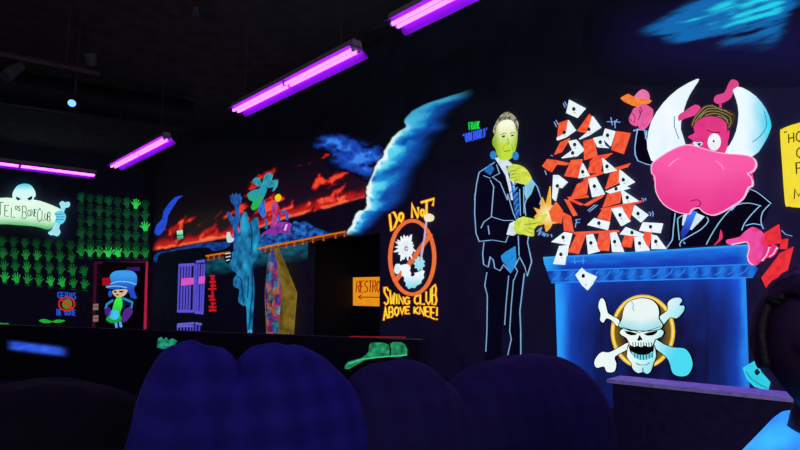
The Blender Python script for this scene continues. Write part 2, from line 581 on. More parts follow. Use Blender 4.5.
for q in (Z(50, 250, 5, 316, 250, 284, 272, 278, 296), Z(50, 250, 5, 362, 240, 412, 262, 404, 298)): lines('arm', [q], 2.2, '#2a90c8', girl, FAR, 2, extra=.052, thick=.003)
fd('jacket', Z(50, 250, 5, 358, 232, 400, 238, 420, 262, 405, 290, 385, 270, 370, 300, 356, 290), '#0b1844', 1, 0, emit=.8)
fd('dress', Z(50, 250, 5, 332, 240, 356, 234, 362, 280, 350, 318, 358, 350, 312, 366, 280, 346, 306, 312, 318, 272), lambda x, y: mix('#38f048', '#12a038', sst(298, 322, y + 2 * fbm(x, y))), 3)
fd('belly_patch', ell(114.3, 314.8, 5, 5), '#48c8f0', 4, 0)
fd('glove', Z(50, 250, 5, 275, 295, 295, 285, 308, 305, 300, 330, 278, 325), '#48208a', 4)
fd('glove', Z(50, 250, 5, 372, 300, 400, 285, 415, 305, 400, 335, 372, 362, 356, 345), '#54288e', 4)
for q in (Z(50, 250, 5, 328, 360, 334, 388), Z(50, 250, 5, 350, 358, 356, 386)): lines('leg', [q], 2.6, '#58b0e8', girl, FAR, 2, extra=.052, thick=.003)
tag(fill('door_notice', Z(50, 250, 5, 260, 140, 302, 136, 302, 176, 262, 178), '#a0101e', None, FAR, 1, extra=.052, thick=.003, loc=FAR.at(106, 282, .052)), 'small square red notice on the door beside the painted woman', 'notice')
tag(fill('door_plaque', Z(50, 250, 5, 384, 88, 450, 84, 450, 104, 376, 108), '#34186a', None, FAR, 1, extra=.052, thick=.003, loc=FAR.at(133, 269, .052)), 'narrow purple plaque at the top of the door', 'plaque')
for y, l in ((278, 'upper of the two beige switch plates at the left edge of the door'), (336, 'lower of the two beige switch plates at the left edge of the door')):
    sp = thing('switch_plate', l, 'switch', FAR.at(95.5, 250 + y / 5, .052), 'switch plates by the door')
    fill('plate', Z(50, 250, 5, 217, y - 8, 242, y - 10, 241, y + 22, 215, y + 22), '#8a7060', sp, FAR, 2, extra=.052, thick=.02)
    lines('rocker', [Z(50, 250, 5, 219, y + 5, 239, y + 5)], .8, '#3a2030', sp, FAR, 3, extra=.052, thick=.004)

germ = thing('hygiene_poster', 'small blue lettered poster with a crossed out germ left of the door', 'poster', FAR.at(66, 316, 0))
lines('lettering', text_strokes('GERMS', quad((57.5, 292), (75.8, 293), (75.8, 299), (58, 298)), gap=.5), 1.0, '#2458e0', germ, FAR, 2)
lines('lettering', text_strokes('BE GONE', quad((56.8, 309.3), (75.5, 310), (75.5, 315.5), (56.8, 315)), gap=.5), .9, '#2458e0', germ, FAR, 2)
ring('prohibition_ring', 66.8, 304, 8.6, 7.4, 1.5, '#d8281c', germ, FAR, 3)
fill('germ', Z(50, 250, 5, 60, 275, 68, 252, 90, 244, 108, 256, 110, 278, 95, 294, 72, 292), '#6a7a2a', germ, FAR, 1, sm=3)
lines('slash', [[(61.5, 299.5), (72.3, 308.5)]], 1.5, '#d8281c', germ, FAR, 4)
dsp = thing('soap_dispenser', 'small dark wall dispenser between the germ poster and the door', 'dispenser', FAR.at(84.3, 315, 0))
box('housing', FAR.at(81.5, 313, 0), FAR.at(86.8, 302.5, .11), plain('grey_plastic', (.05, .04, .09), .5), dsp, bev=.02)
box('nozzle', FAR.at(83, 315, .03), FAR.at(85.2, 313.2, .08), plain('dark_plastic', (.02, .02, .03), .5), dsp)
for pts, l in ((Z(0, 195, 3.333, -45, 422, -15, 420, 5, 427, 30, 428, 15, 436, -10, 436, -35, 432), 'green glowing moustache shape at the left edge of the picture'),
               (Z(50, 250, 5, -55, 352, -30, 345, -2, 352, 14, 356, 35, 348, 76, 352, 56, 362, 25, 364, 12, 360, -8, 366, -36, 364), 'green glowing moustache shape below the germ poster')):
    c = sum(p[0] for p in pts) / len(pts), sum(p[1] for p in pts) / len(pts)
    m = fill('painted_moustache', pts, '#1cb030', None, FAR, 2, sm=3, loc=FAR.at(*c, 0))
    tag(m, l, 'painting', 'painted moustaches on the far wall')

# ================================================================== MAIN WALL: distant mural
YBN = [(140, 252), (160, 249), (235, 236), (290, 217), (330, 206.5), (370, 195)]
sky = thing('storm_sky_mural', 'painted storm sky with glowing red clouds over the dark passage', 'mural', MAIN.at(270, 240, 0))
def red_fn(x, y):
    yb = interp(x, YBN) + 2.2 * fbm(x * .09, 3)
    h = yb - y
    if h < -1.5: return (0, 0, 0)
    left = x < 240
    t = h / (34 if left else 58)
    a = -.62 if not left else -.8
    p = x * math.cos(a) + y * math.sin(a); q = -x * math.sin(a) + y * math.cos(a)
    wx = 3.0 * fbm(x * .05, y * .05, 2)
    n = fbm(p * .035 + wx * .2, q * .11 + wx * .3, 5) * 1.9 + .42
    n2 = fbm(x * .16, h * .28 + 5, 4)
    low = math.exp(-max(0, h) / 6.0)
    inten = max(sst(.30, .85, n - .30 * t + .15 * n2), low * sst(-.1, .6, n + .25)) * (1 - sst(.75, 1.1, t))
    inten *= sst(150, 160, x) * (1 - .6 * sst(188, 196, x) * (1 - sst(216, 226, x)) * sst(4, 12, h))
    if left: inten *= .35 + .65 * sst(.3, .7, fbm(x * .05 + 2, y * .05, 3) * 1.6 + .5 + .5 * low)
    inten *= 1 - .35 * sst(345, 366, x)
    c = mix('#1c0208', '#c01c18', sst(0, .55, inten))
    c = mix(c, '#f84428', sst(.5, .95, inten + .35 * n2))
    c = mix(c, '#ff7048', sst(.75, 1.1, inten * .8 + .4 * low + .4 * n2))
    dark = mix('#020206', '#04140c' if 185 < x < 232 else '#060410', 1 - sst(.5, 1.2, t))
    hz = math.exp(-max(0, h) / 22) * sst(150, 170, x)
    dark = tuple(d + .022 * hz * m for d, m in zip(dark, (1, .12, .3)))
    fade = sst(-1.5, .8, h)
    return tuple(k * fade for k in mix(dark, c, sst(.02, .3, inten)))
grid('red_clouds', 150, 372, 140, 254, red_fn, sky, layer=1, step=1.0, cut=.001)
def blue_storm(x, y):
    env = math.exp(-((x - 364) / 28) ** 2 - ((y - 160 - .12 * (x - 366)) / 14) ** 2) + .9 * math.exp(-((x - 334) / 16) ** 2 - ((y - 143) / 7) ** 2)
    wx = 2.5 * fbm(x * .06, y * .06, 2)
    n = fbm(x * .06 + wx * .4, y * .1 + 4 + wx * .4, 5)
    rim = 1 - min(1, abs(fbm(x * .045 + 3, y * .07, 4)) * 5)
    a = env * (.55 + 1.2 * n + .5 * rim)
    c = mix('#040828', '#1a48b8', sst(.05, .55, a)); c = mix(c, '#3a86f0', sst(.5, .95, a))
    k = sst(.03, .3, a)
    return tuple(k * q for q in c)
grid('blue_clouds', 308, 398, 122, 192, blue_storm, sky, layer=2, step=1.0, cut=.004)
# glowing waterspout of cloud to the right of the sky
BE = Z(320, 80, 2.8125, 72, 438, 90, 405, 105, 372, 128, 362, 132, 320, 134, 295, 148, 268, 163, 232, 180, 215, 186, 190, 215, 150, 240, 132, 238, 112, 268, 84, 330, 58, 440, 22)
BEs = sorted([(p[1], p[0]) for p in smooth_pts(BE, 4, False)])
beam = thing('glowing_cloud_mural', 'painted bright cyan cloud column sweeping up right above the passage', 'mural', MAIN.at(352, 233, 0))
def beam_fn(x, y):
    xe = interp(y, BEs) + 3.0 * fbm(y * .13, 1.5, 3)
    d = x - xe
    if d < -1: return (0, 0, 0)
    top = sst(142, 104, y)
    wdt = 46 - 4 * top
    if y > 185: wdt *= 1 - .5 * sst(185, 232, y)
    # billows grow out of the bright edge, streaks trail to the right and up
    u = (x * .94 - y * .34); v = (x * .34 + y * .94)
    wx = 1.6 * fbm(x * .035, y * .035 + 9, 2)
    n = fbm(u * .030 + wx * .4, v * .08 + wx * .4, 5)
    lump = 1 - min(1, abs(fbm(x * .05 + 8, y * .06, 4)) * 4)
    dd = max(0, d)
    a = math.exp(-(dd / (wdt * .60)) ** 1.4) * (1.05 + 1.1 * n)
    c = mix('#040630', '#0e4ca8', sst(.05, .5, a))
    c = mix(c, '#1e94dc', sst(.42, .85, a + .15 * lump * math.exp(-dd / 22)))
    c = mix(c, '#5cd8f4', sst(.72, 1.15, a + .4 * lump * math.exp(-dd / 18)) * (1 - .55 * top))
    c = mix(c, '#ecfeff', sst(.42, .85, math.exp(-dd / (3.5 + 8 * lump)) + .4 * n) * (1 - .85 * top) * sst(116, 140, y))
    f = sst(-1, .5, d) * (1 - sst(wdt * .65, wdt * 1.2, d + 14 * n)) * sst(84, 100, y + .32 * (470 - x)) * sst(478, 440, x) * sst(236, 230, y)
    f *= sst(.02, .3, a) * (1 - .25 * top)
    return tuple(k * f for k in c)
grid('cloud_column', 343, 480, 86, 237, beam_fn, beam, layer=3, step=.9, cut=.0035)
# high cloud at the top right
hc = thing('high_cloud_mural', 'painted streaky cyan cloud high on the wall above the horned figure', 'mural', MAIN.at(720, 25, 0))
def high_fn(x, y):
    yc = 36 - (x - 625) * .21
    wd = 4 + max(0, (x - 632)) * .15
    if x > 775: wd *= 1 - .6 * sst(775, 812, x)
    v = (y - yc) / wd
    p = x * .96 - y * .28; q = x * .28 + y * .96
    n = fbm(p * .014, q * .09, 3) * 1.2 + .9 * fbm(p * .03 + 4, q * .26, 3)
    a = math.exp(-(abs(v) * .95) ** 1.6) * (.82 + 1.2 * n) * sst(620, 690, x) * (1 - .85 * sst(765, 800, x)) * (1 - sst(800, 822, x))
    c = mix('#06063c', '#0e68b0', sst(0, .4, a)); c = mix(c, '#22d4ec', sst(.5, 1.05, a * (.7 + .4 * sst(680, 740, x))))
    bk = math.exp(-((y - 40) / 34) ** 2) * sst(540, 700, x) * sst(98, 60, y) * sst(560, 640, x) * (1 - sst(790, 826, x)) * sst(-12, 6, y)
    back = tuple(k * bk for k in lin('#0b0634'))  # faint navy glow on the wall, put into the paint around the cloud
    k = sst(.03, .25, a)
    return tuple(back[i] * (1 - k) + c[i] * k for i in range(3))
grid('cloud_streaks', 560, 830, -12, 100, high_fn, hc, layer=1, step=1.1, cut=.0012)

# lower left parts of the far mural
fill('blue_streak', Z(140, 180, 4.2105, 62, 225, 70, 190, 92, 165, 100, 130, 125, 95, 150, 72, 180, 66, 160, 82, 135, 120, 118, 150, 110, 190, 85, 230), lambda x, y: mix('#1430a8', '#2a58f0', .5 + fbm(x * .4, y * .4)), sky, layer=2, sm=3)
fill('road_line', Z(140, 185, 5.62, 75, 430, 80, 400, 100, 380, 160, 366, 240, 350, 330, 330, 420, 322, 500, 320, 500, 345, 420, 372, 370, 350, 250, 360, 160, 376, 105, 392, 92, 432), lambda x, y: mix('#06103a', '#1c50b8', .45 + 1.2 * fbm(x * .2, y * .3)), sky, layer=2, sm=3)
def teal_fn(x, y):
    t = (y - interp(x, [(205, 258), (350, 233)])) / 22
    return tuple(k * (1 - sst(.3, 1, t)) for k in mix('#041830', '#0f6478', .5 + 1.3 * fbm(x * .12, y * .2)))
grid('teal_glow', 206, 308, 236, 280, teal_fn, sky, layer=1, step=1.2, poly=[(206, 259), (308, 241), (308, 280), (206, 280)], cut=.003)
rail = thing('painted_railing', 'painted orange railing running along under the red sky', 'painting', MAIN.at(275, 250, 0))
lines('top_rail', [[(205.5, 256), (230, 252)], [(258, 248.5), (345, 231.5)]], 1.5, '#d87018', rail, layer=6)
lines('bottom_rail', [[(205.5, 259.5), (230, 255.5)], [(258, 251.5), (345, 234)]], 1.0, '#6a2c10', rail, layer=5)
for x in (208, 213.5, 219, 224.5, 265, 271, 278, 286, 294, 302.5, 312.5, 323, 335, 344):
    y = interp(x, [(205.5, 256), (230, 252), (258, 248.5), (345, 231.5)])
    lines('post', [[(x, y), (x, y + 5)]], .8, '#b85a18', rail, layer=5)
lan = thing('painted_lantern', 'small pale green lantern painted in the red clouds', 'painting', MAIN.at(180, 240, 0))
fill('lantern_glass', Z(140, 185, 5.62, 206, 258, 238, 252, 242, 300, 210, 310), lambda x, y: mix('#a0f0c8', '#2a8a6a', sst(231, 240, y)), lan, layer=3)
lines('lantern_rim', [Z(140, 185, 5.62, 205, 284, 243, 280)], .9, '#1c4a3c', lan, layer=4)

# blue dripping ghost column
Q = lambda *a: Z(220, 165, 5, *a)
R = lambda *a: Z(215, 245, 4.5, *a)
gh = thing('painted_ghost_column', 'tall blue dripping ghostly column painted left of the coffin cabinet', 'painting', MAIN.at(248, 338, 0))
bl = lambda a, b, f=.3: (lambda x, y: mix(a, b, .5 + 1.5 * fbm(x * f, y * f * .5, 4)))
def ghost_fn(x, y):
    c = mix('#0a3460', '#2088bc', .5 + 1.6 * fbm(x * .22, y * .1, 4))
    h = max(math.exp(-((x - 244) / 3.2) ** 2 - ((y - 225) / 12) ** 2), math.exp(-((x - 255) / 2.4) ** 2 - ((y - 246) / 6) ** 2), math.exp(-((x - 245.5) / 2.6) ** 2 - ((y - 265) / 5) ** 2), .7 * math.exp(-((x - 248) / 2) ** 2 - ((y - 300) / 22) ** 2))
    return mix(c, '#2cc4ec', h * (.75 + .8 * fbm(x * .3, y * .15)))
fill('back_trunk', Q(52, 172, 48, 150, 58, 154, 62, 140, 70, 152, 80, 138, 86, 152, 100, 142, 102, 156, 108, 160, 104, 184, 94, 220, 102, 268, 88, 310, 98, 360, 95, 430, 68, 430, 66, 330, 50, 285, 34, 248, 40, 232, 56, 250, 70, 262, 76, 240, 72, 205, 56, 188), bl('#123a7a', '#2a6ac0'), gh, layer=3, sm=3, step=1.5)
fill('body', Q(100, 330, 104, 270, 122, 233, 136, 250, 142, 292, 164, 270, 186, 264, 193, 320, 202, 400, 198, 440) + R(195, 20, 186, 60, 166, 92, 174, 180, 171, 280, 163, 385, 150, 402, 144, 370, 140, 280, 124, 272, 104, 250, 110, 202, 84, 186, 84, 150, 98, 130, 74, 110, 62, 62, 80, 30) + Q(78, 430, 84, 360), ghost_fn, gh, layer=4, sm=3, step=1.5)
lines('drip_line', [R(165, 100, 168, 200, 158, 300, 152, 380), R(100, 140, 118, 160, 122, 230), R(150, 140, 146, 240), Q(150, 290, 160, 340, 155, 420), R(120, 190, 128, 262)], .8, '#0c3c6c', gh, layer=6, sm=3)
lines('drip', [R(150, 385, 148, 415), R(160, 380, 161, 412)], 1.0, '#4ab4e4', gh, layer=6)
im = thing('painted_imp', 'small white imp painted over the railing beside the blue column', 'painting', MAIN.at(228, 262, 0))
fill('head', Q(34, 340, 44, 335, 50, 360, 66, 365, 62, 380, 40, 388, 32, 368), '#c8e4ea', im, layer=7, sm=2)
fill('body', R(40, 40, 55, 20, 72, 35, 74, 60, 60, 85, 44, 70), '#141820', im, layer=6, sm=2, emit=.5)
lines('bones', [R(45, 40, 70, 36), R(48, 55, 70, 50), R(50, 70, 66, 66)], .9, '#d8e8f0', im, layer=7)

wg = thing('painted_winged_creature', 'green winged creature painted flying above the purple carriage', 'painting', MAIN.at(256, 208, 0))
fill('body', Q(138, 145, 165, 125, 192, 120, 212, 105, 232, 118, 222, 150, 206, 182, 186, 214, 166, 226, 154, 212, 164, 184, 144, 172), lambda x, y: mix('#2898b0', '#28b048', sst(190, 206, y + 3 * fbm(x * .3, y * .3))), wg, layer=4, sm=3, step=1.5)
for p in (Q(162, 85, 172, 66, 188, 64, 200, 80, 212, 106, 190, 106), Q(213, 92, 222, 55, 244, 40, 262, 52, 244, 94, 226, 110), Q(230, 102, 258, 80, 286, 74, 282, 108, 262, 132, 266, 108, 240, 114)):
    fill('wing', p, bl('#146a8a', '#36b8c8'), wg, layer=5, sm=3, step=1.5)
fill('tail', Q(190, 222, 204, 190, 226, 180, 222, 210, 231, 236, 216, 264, 204, 250), bl('#1a48b0', '#3a8ae8'), wg, layer=3, sm=3, step=1.5)

cg = thing('painted_carriage', 'purple domed carriage with a lit yellow lamp painted on blue clouds', 'painting', MAIN.at(282, 240, 0))
fill('hull', Q(203, 355, 220, 335, 248, 318, 275, 298, 312, 284, 350, 290, 374, 322, 352, 345, 280, 350, 230, 366), bl('#5a1c7a', '#a040b4'), cg, layer=3, sm=3, step=1.5)
fill('chimney', Q(250, 312, 262, 262, 260, 192, 282, 186, 287, 214, 276, 242, 284, 292), bl('#8a2878', '#c85098'), cg, layer=4, sm=3, step=1.5)
fill('lamp', Q(274, 156, 294, 144, 303, 164, 291, 183, 278, 176), '#f0d418', cg, layer=5, sm=2)
lines('arch', [Q(304, 244, 322, 230, 336, 248, 332, 276), Q(224, 270, 232, 290, 228, 320), Q(286, 250, 296, 270, 292, 285)], 2, '#2860c0', cg, layer=4, sm=3)
lines('highlight', [Q(333, 296, 322, 328)], 1.6, '#f0c0f0', cg, layer=5)
fill('blue_clouds', Q(196, 380, 210, 352, 240, 345, 268, 355, 300, 340, 345, 345, 358, 300, 372, 280, 395, 290, 425, 282, 470, 310, 520, 330, 550, 340, 480, 355, 330, 384, 206, 408), lambda x, y: mix('#081c58', '#2a80e0', (.30 + 1.7 * fbm(x * .17, y * .26, 4))), cg, layer=4, sm=3, step=1.2)

# jail gate
jl = thing('jail_gate', 'purple glowing barred jail gate with pink plates beside the far corner', 'gate', MAIN.at(190, 334, 0))
J = lambda *a: Z(170, 250, 5, *a)
fill('backing', J(42, 72, 172, 68, 162, 324, 34, 318), '#120c3c', jl, layer=2)
jf = '#5a50d0'
for q in (J(46, 72, 38, 312), J(122, 70, 116, 312), J(132, 70, 126, 318), J(170, 68, 160, 322)): lines('frame_post', [q], 1.3, jf, jl, layer=5)
for x in (60, 74, 88, 102): lines('bar', [J(x, 72, x - 7, 312)], 1.4, jf, jl, layer=5)
for x in (144, 158): lines('bar', [J(x, 70, x - 8, 318)], 1.3, jf, jl, layer=5)
for q in (J(44, 76, 120, 72), J(130, 60, 170, 54), J(40, 306, 116, 306), J(126, 312, 160, 314)): lines('crossbar', [q], 2.6, '#6258d8', jl, layer=6)
fill('plate', J(56, 142, 118, 138, 116, 172, 55, 178), '#e058c4', jl, layer=7)
fill('plate', J(144, 134, 170, 130, 168, 166, 143, 170), '#e058c4', jl, layer=7)
jb = thing('painted_floor_grate', 'short purple barred grate painted below the jail gate', 'painting', MAIN.at(188, 334, 0))
for q in (J(36, 372, 118, 366), J(126, 366, 156, 372), J(34, 382, 116, 380)): lines('crossbar', [q], 2.0, '#6a60d8', jb, layer=4)
for x in (38, 54, 70, 86, 102, 116, 130, 146): lines('bar', [J(x, 374, x - 2, 412)], 1.2, '#5048c0', jb, layer=3)

# red vertical lettering (too worn to read)
rv = thing('vertical_red_lettering', 'column of worn red lettering running down beside the jail gate', 'lettering', MAIN.at(212, 311, 0))
rr = random.Random(3)
y = 126
while y < 300:
    h = rr.uniform(8, 12); a = rr.uniform(190, 205); b = rr.uniform(218, 234)
    if 205 < y < 225: a, b = 206, 216
    fill('stroke', J(a, y, b, y + rr.uniform(-2, 2), b - 2, y + h, a + 1, y + h), '#c81820', rv, layer=2)
    if rr.random() > .4: fill('stroke', J(207, y + h - 1, 219, y + h - 1, 218, y + h + 7, 206, y + h + 7), '#a81420', rv, layer=2)
    y += h + rr.uniform(5, 8)

# coffin cabinet, standing with its back to the wall
FACE = .30
cf = thing('coffin_cabinet', 'upright coffin cabinet with a painted front and gold sides', 'cabinet', V((D - .15, MAIN.at(273, 300, FACE).y, 0)))
op = [(268.5, 253), (274.5, 247), (282.5, 292.5), (277.2, 352), (267.3, 352), (264.4, 292)]
front = [MAIN.at(x, y, FACE) for x, y in op]
zb = .02
front[3].z = zb; front[4].z = zb
vs = list(front) + [p + V((e, 0, 0)) for p, e in zip(front, (.09, .09, .296, .296, .296, .296))]
fs = [tuple(range(6))[::-1], tuple(range(6, 12))] + [(i, (i + 1) % 6, 6 + (i + 1) % 6, 6 + i) for i in range(6)]
bm = bmesh.new(); bv = [bm.verts.new(v) for v in vs]
for f in fs: bm.faces.new([bv[i] for i in f])
bmesh.ops.bevel(bm, geom=list(bm.edges), offset=.006, segments=1, affect='EDGES')
gm, nt, b_ = nodes('gold_painted_wood')
tc = nt.nodes.new('ShaderNodeTexCoord'); nz = nt.nodes.new('ShaderNodeTexNoise'); nz.inputs['Scale'].default_value = 5; nz.inputs['Detail'].default_value = 6
cr = nt.nodes.new('ShaderNodeValToRGB'); cr.color_ramp.elements[0].position = .3; cr.color_ramp.elements[0].color = (*lin('#4a3a10'), 1); cr.color_ramp.elements[1].position = .72; cr.color_ramp.elements[1].color = (*lin('#a88c30'), 1)
nt.links.new(tc.outputs['Object'], nz.inputs['Vector']); nt.links.new(nz.outputs['Fac'], cr.inputs[0]); nt.links.new(cr.outputs[0], b_.inputs['Base Color']); nt.links.new(cr.outputs[0], b_.inputs['Emission Color'])
b_.inputs['Emission Strength'].default_value = .62; b_.inputs['Roughness'].default_value = .5; gm.cycles.emission_sampling = 'NONE'
from_bm('body', bm, gm, cf)
pal = ['#1a58c8', '#20b0c0', '#c02878', '#e83030', '#f09020', '#28a858', '#6a30b0', '#8ac8d8', '#14205a', '#103a80']
rr = random.Random(11)
cells = [(rr.uniform(262, 284), rr.uniform(246, 345), rr.choice(pal)) for _ in range(130)] + [(274.5, 286, '#ff7a20'), (273, 291, '#ffb030'), (275.5, 294, '#f04018'), (281, 292, '#d82050'), (280.5, 299, '#e02850')]
def cof_fn(x, y):
    d = sorted(((x - a + fbm(x * .5, y * .4) * 2) ** 2 * 1.6 + (y - b + fbm(y * .5, x * .4 + 4) * 3) ** 2 * .5, c) for a, b, c in cells)
    e = sst(.0, 2.0, d[1][0] - d[0][0])
    return mix('#0a1238', mix(d[0][1], d[1][1], .3), .06 + .48 * e)
fill('painted_front', [(269, 254), (274.2, 249), (282, 292.5), (276.8, 346), (267.6, 346), (265, 292)], cof_fn, cf, layer=1, step=.8, extra=FACE, thick=.003)

# passage sign
rs = thing('restroom_sign', 'orange paper sign reading restrooms with an arrow inside the dark passage', 'sign', BACKRECESS.at(368, 306, 0))
fill('sheet', [(353, 277.5), (397, 276.4), (396, 307), (353, 305.5)], '#f0981c', rs, BACKRECESS, 2)
lines('lettering', text_strokes('RESTROOMS', quad((357, 281), (392, 280.5), (392, 291.5), (356, 292.5)), gap=.28), .9, '#a02808', rs, BACKRECESS, 3)
lines('arrow', [[(388, 297.5), (358.5, 297)], [(361.5, 294.8), (358.3, 297), (361.5, 299.2)]], .9, '#7a2408', rs, BACKRECESS, 3)
tag(lines('red_light_strip', [[(350, 336.6), (405, 337.2)]], .9, '#8a1420', None, LOW, 1, extra=.004, thick=.02, loc=LOW.at(378, 337, 0)), 'thin red glowing strip on the low divider wall below the passage', 'light strip')

# green painted feet on the low wall
ft = thing('painted_monster_feet', 'green glowing monster feet with a toe stretched left on the low wall', 'painting', LOW.at(375, 368, 0))
Fz = lambda *a: Z(330, 230, 3.214, *a)
fill('foot', Fz(128, 366, 155, 362, 186, 368, 190, 404, 150, 412, 108, 420, 62, 446, 47, 444, 58, 424, 104, 410, 124, 390), lambda x, y: mix('#0c5a34', '#28b070', .4 + 1.6 * fbm(x * .2, y * .25)), ft, LOW, 2, sm=2, step=1.5)
fill('foot', Fz(192, 366, 216, 360, 240, 368, 246, 402, 194, 408), lambda x, y: mix('#0c5a34', '#28a868', .4 + 1.6 * fbm(x * .2, y * .25)), ft, LOW, 2, sm=2, step=1.5)
lines('boot_gap', [Fz(191, 366, 194, 384, 193, 404)], 1.2, '#06180e', ft, LOW, 3, emit=.2)
lines('sole_line', [Fz(60, 430, 110, 414, 190, 406, 246, 402)], .8, '#50e098', ft, LOW, 3, sm=2)
ft2 = fill('painted_paw', [(157, 347.5), (158, 338.5), (161, 337), (163, 340), (166, 337.5), (168, 340.5), (172, 338.5), (177, 341), (172, 347.5), (163, 349)], lambda x, y: mix('#0c5a44', '#2ab088', .4 + 1.6 * fbm(x * .3, y * .3)), None, LOW, 2, step=1.5, loc=LOW.at(166, 348, 0))
tag(ft2, 'small green painted paw on the low wall, left of the sofa top', 'painting')
def band_fn(x, y):
    v = (y - (345.5 + (x - 12) * .12)) / 5.2; u = (x - 37) / 27
    a = math.exp(-(v * 1.25) ** 4) * math.exp(-(u * 1.02) ** 8)
    return tuple(k * a for k in mix('#1a38c8', '#3c6cf4', .6 + fbm(x * .1, y * .3)))
bn = thing('blue_band', 'blurred bright blue band on the low dark wall at left', 'painting', LOW.at(37, 352, 0))
grid('band', 6, 70, 336, 362, band_fn, bn, LOW, 1, step=1.0, cut=.004)  # blue band with blurred edges, coloured onto the low wall

# ================================================================== MAIN WALL: warning sign
ns = thing('warning_sign', 'orange and yellow painted warning sign with a crossed out furry golfer', 'sign', MAIN.at(411, 322, 0))
K6 = lambda *a: Z(375, 260, 6.43, *a)
K5 = lambda *a: Z(380, 190, 5.63, *a)
def swing(u, v):
    x = 384 + 52.5 * u
    e = (2 * u - 1) ** 2
    top = 296 - 12.5 * e + (1.5 if u < .5 else 0); bot = 304 + .5 * e
    return x, top + (bot - top) * v
def above(u, v):
    x = 383.5 + 54 * u
    e = (2 * u - 1) ** 2
    top = 306.8 + .4 * e; bot = 313.5 + 7 * e
    return x, top + (bot - top) * v
BIG = [letter_strokes('D', quad((389, 210.5), (397.5, 212), (397, 227), (391.3, 231))),
       letter_strokes('O', quad((399, 213), (403.2, 212.5), (403, 221), (398.7, 221.5))),
       letter_strokes('N', quad((411.5, 204), (418, 207), (418, 218), (412, 218))),
       letter_strokes('O', quad((420.6, 209.5), (424, 209.3), (424, 215.5), (420.6, 216))),
       [[(420.5, 202.5), (434, 198.8), (432.5, 206)], [(426.5, 201), (426.3, 218)]]]
LOWT = text_letters('SWING CLUB', swing, gap=.32) + text_letters('ABOVE KNEE!', above, gap=.32)
for grp, wo, wi in ((BIG, 3.3, 1.95), (LOWT, 2.6, 1.35)):
    for t in grp:
        lt = lines('letter', t, wi, '#ffe23a', ns, layer=2)
        lines('letter_outline', t, wo, '#c42c0a', lt, layer=1)
ring('prohibition_ring', 411.8, 257.5, 23.8, 38.6, 3.4, '#f4743a', ns, layer=4, rot=.0)
lines('slash', [[(394, 282), (412, 260), (430.5, 233.5)]], 4.2, '#ee7040', ns, layer=3)
rr = random.Random(5)
spk = []
for i in range(34):
    a = i * 2 * math.pi / 34
    r = (8.2 if i % 2 == 0 else 11.5) + rr.uniform(-1.5, 2.6 if i % 2 else 1.0)
    a += rr.uniform(-.09, .09)
    spk.append((404.6 + r * .86 * math.cos(a), 247.5 + r * 1.1 * math.sin(a)))
gf = fill('golfer_head', spk, '#f4fcff', ns, layer=5)
fill('golfer_eye', ell(406.2, 248.6, 1.9, 2.5), '#8a98b0', gf, layer=6)
fill('golfer_eye', ell(406.4, 248.7, .9, 1.2), '#f0f4ff', gf, layer=7)
fill('golfer_body', K6(158, 40, 186, 28, 214, 30, 222, 52, 216, 66, 226, 84, 222, 98, 240, 108, 258, 92, 250, 84, 276, 78, 296, 66, 312, 72, 304, 100, 310, 112, 292, 134, 290, 150, 262, 164, 250, 180, 228, 176, 214, 186, 206, 170, 196, 168, 198, 146, 186, 134, 188, 112, 170, 98, 172, 74), lambda x, y: mix('#f4fcff', '#80dce8', sst(272, 290, y + 3 * fbm(x * .3, y * .3))), ns, layer=5, sm=2)
fill('golfer_foot', K6(122, 70, 130, 30, 150, 25, 160, 40, 158, 75, 138, 90), '#e8fbff', ns, layer=5, sm=2)
pw = []
for i in range(18):
    a = i * 2 * math.pi / 18; r = 5.4 if i % 2 else 4.0
    pw.append((418.8 + r * math.cos(a), 263.5 + r * 1.35 * math.sin(a)))
fill('golfer_paw', pw, '#a8ecf4', ns, layer=5)
lines('club_shaft', [[(426, 218), (424, 238), (419.5, 262)]], 1.0, '#c0b0d8', ns, layer=6)
fill('club_head', K5(250, 140, 275, 132, 298, 148, 292, 172, 262, 178, 248, 165), '#fff2c8', ns, layer=6, sm=2)

# ================================================================== painted suited monster man
ttl = thing('painted_name_title', 'green and blue painted two line title above the suited green man', 'lettering', MAIN.at(480, 142, 0))
lines('upper_line', text_strokes('FRANK', quad((468.6, 122.5), (479, 121), (479.3, 128.6), (469, 130)), gap=.55), .5, '#24e450', ttl, layer=2)
lines('lower_line', text_strokes('"UNDERWORLD"', quad((462.5, 134.2), (487, 127.5), (487, 136.5), (463.5, 142.8)), gap=.6), .5, '#3a64ff', ttl, layer=2)

A = lambda *a: Z(470, 100, 4.5, *a)
B = lambda *a: Z(470, 180, 4.5, *a)
C = lambda *a: Z(460, 260, 4.5, *a)
Fh = lambda *a: Z(480, 100, 7.5, *a)
man = thing('painted_suited_man', 'painted green faced man in a torn dark suit flicking a card', 'painting', MAIN.at(508, 362, 0))
fill('suit', A(40, 325, 110, 280, 190, 300, 262, 330, 300, 390, 330, 450) + B(322, 85, 300, 170, 262, 250, 275, 370, 255, 430, 245, 390, 222, 345, 205, 380, 180, 418, 150, 382, 135, 408, 110, 395, 92, 345, 80, 390, 60, 380, 58, 280, 40, 275, 22, 240, 20, 150, 24, 60), '#0d0a26', man, layer=1, emit=.5)
fill('trousers', C(112, 40, 290, 40, 270, 230, 274, 450, 212, 450, 228, 355, 200, 300, 205, 200, 190, 300, 185, 450, 112, 450, 122, 320, 120, 160), '#0d0a26', man, layer=1, emit=.4)
ol = '#8cc0ea'
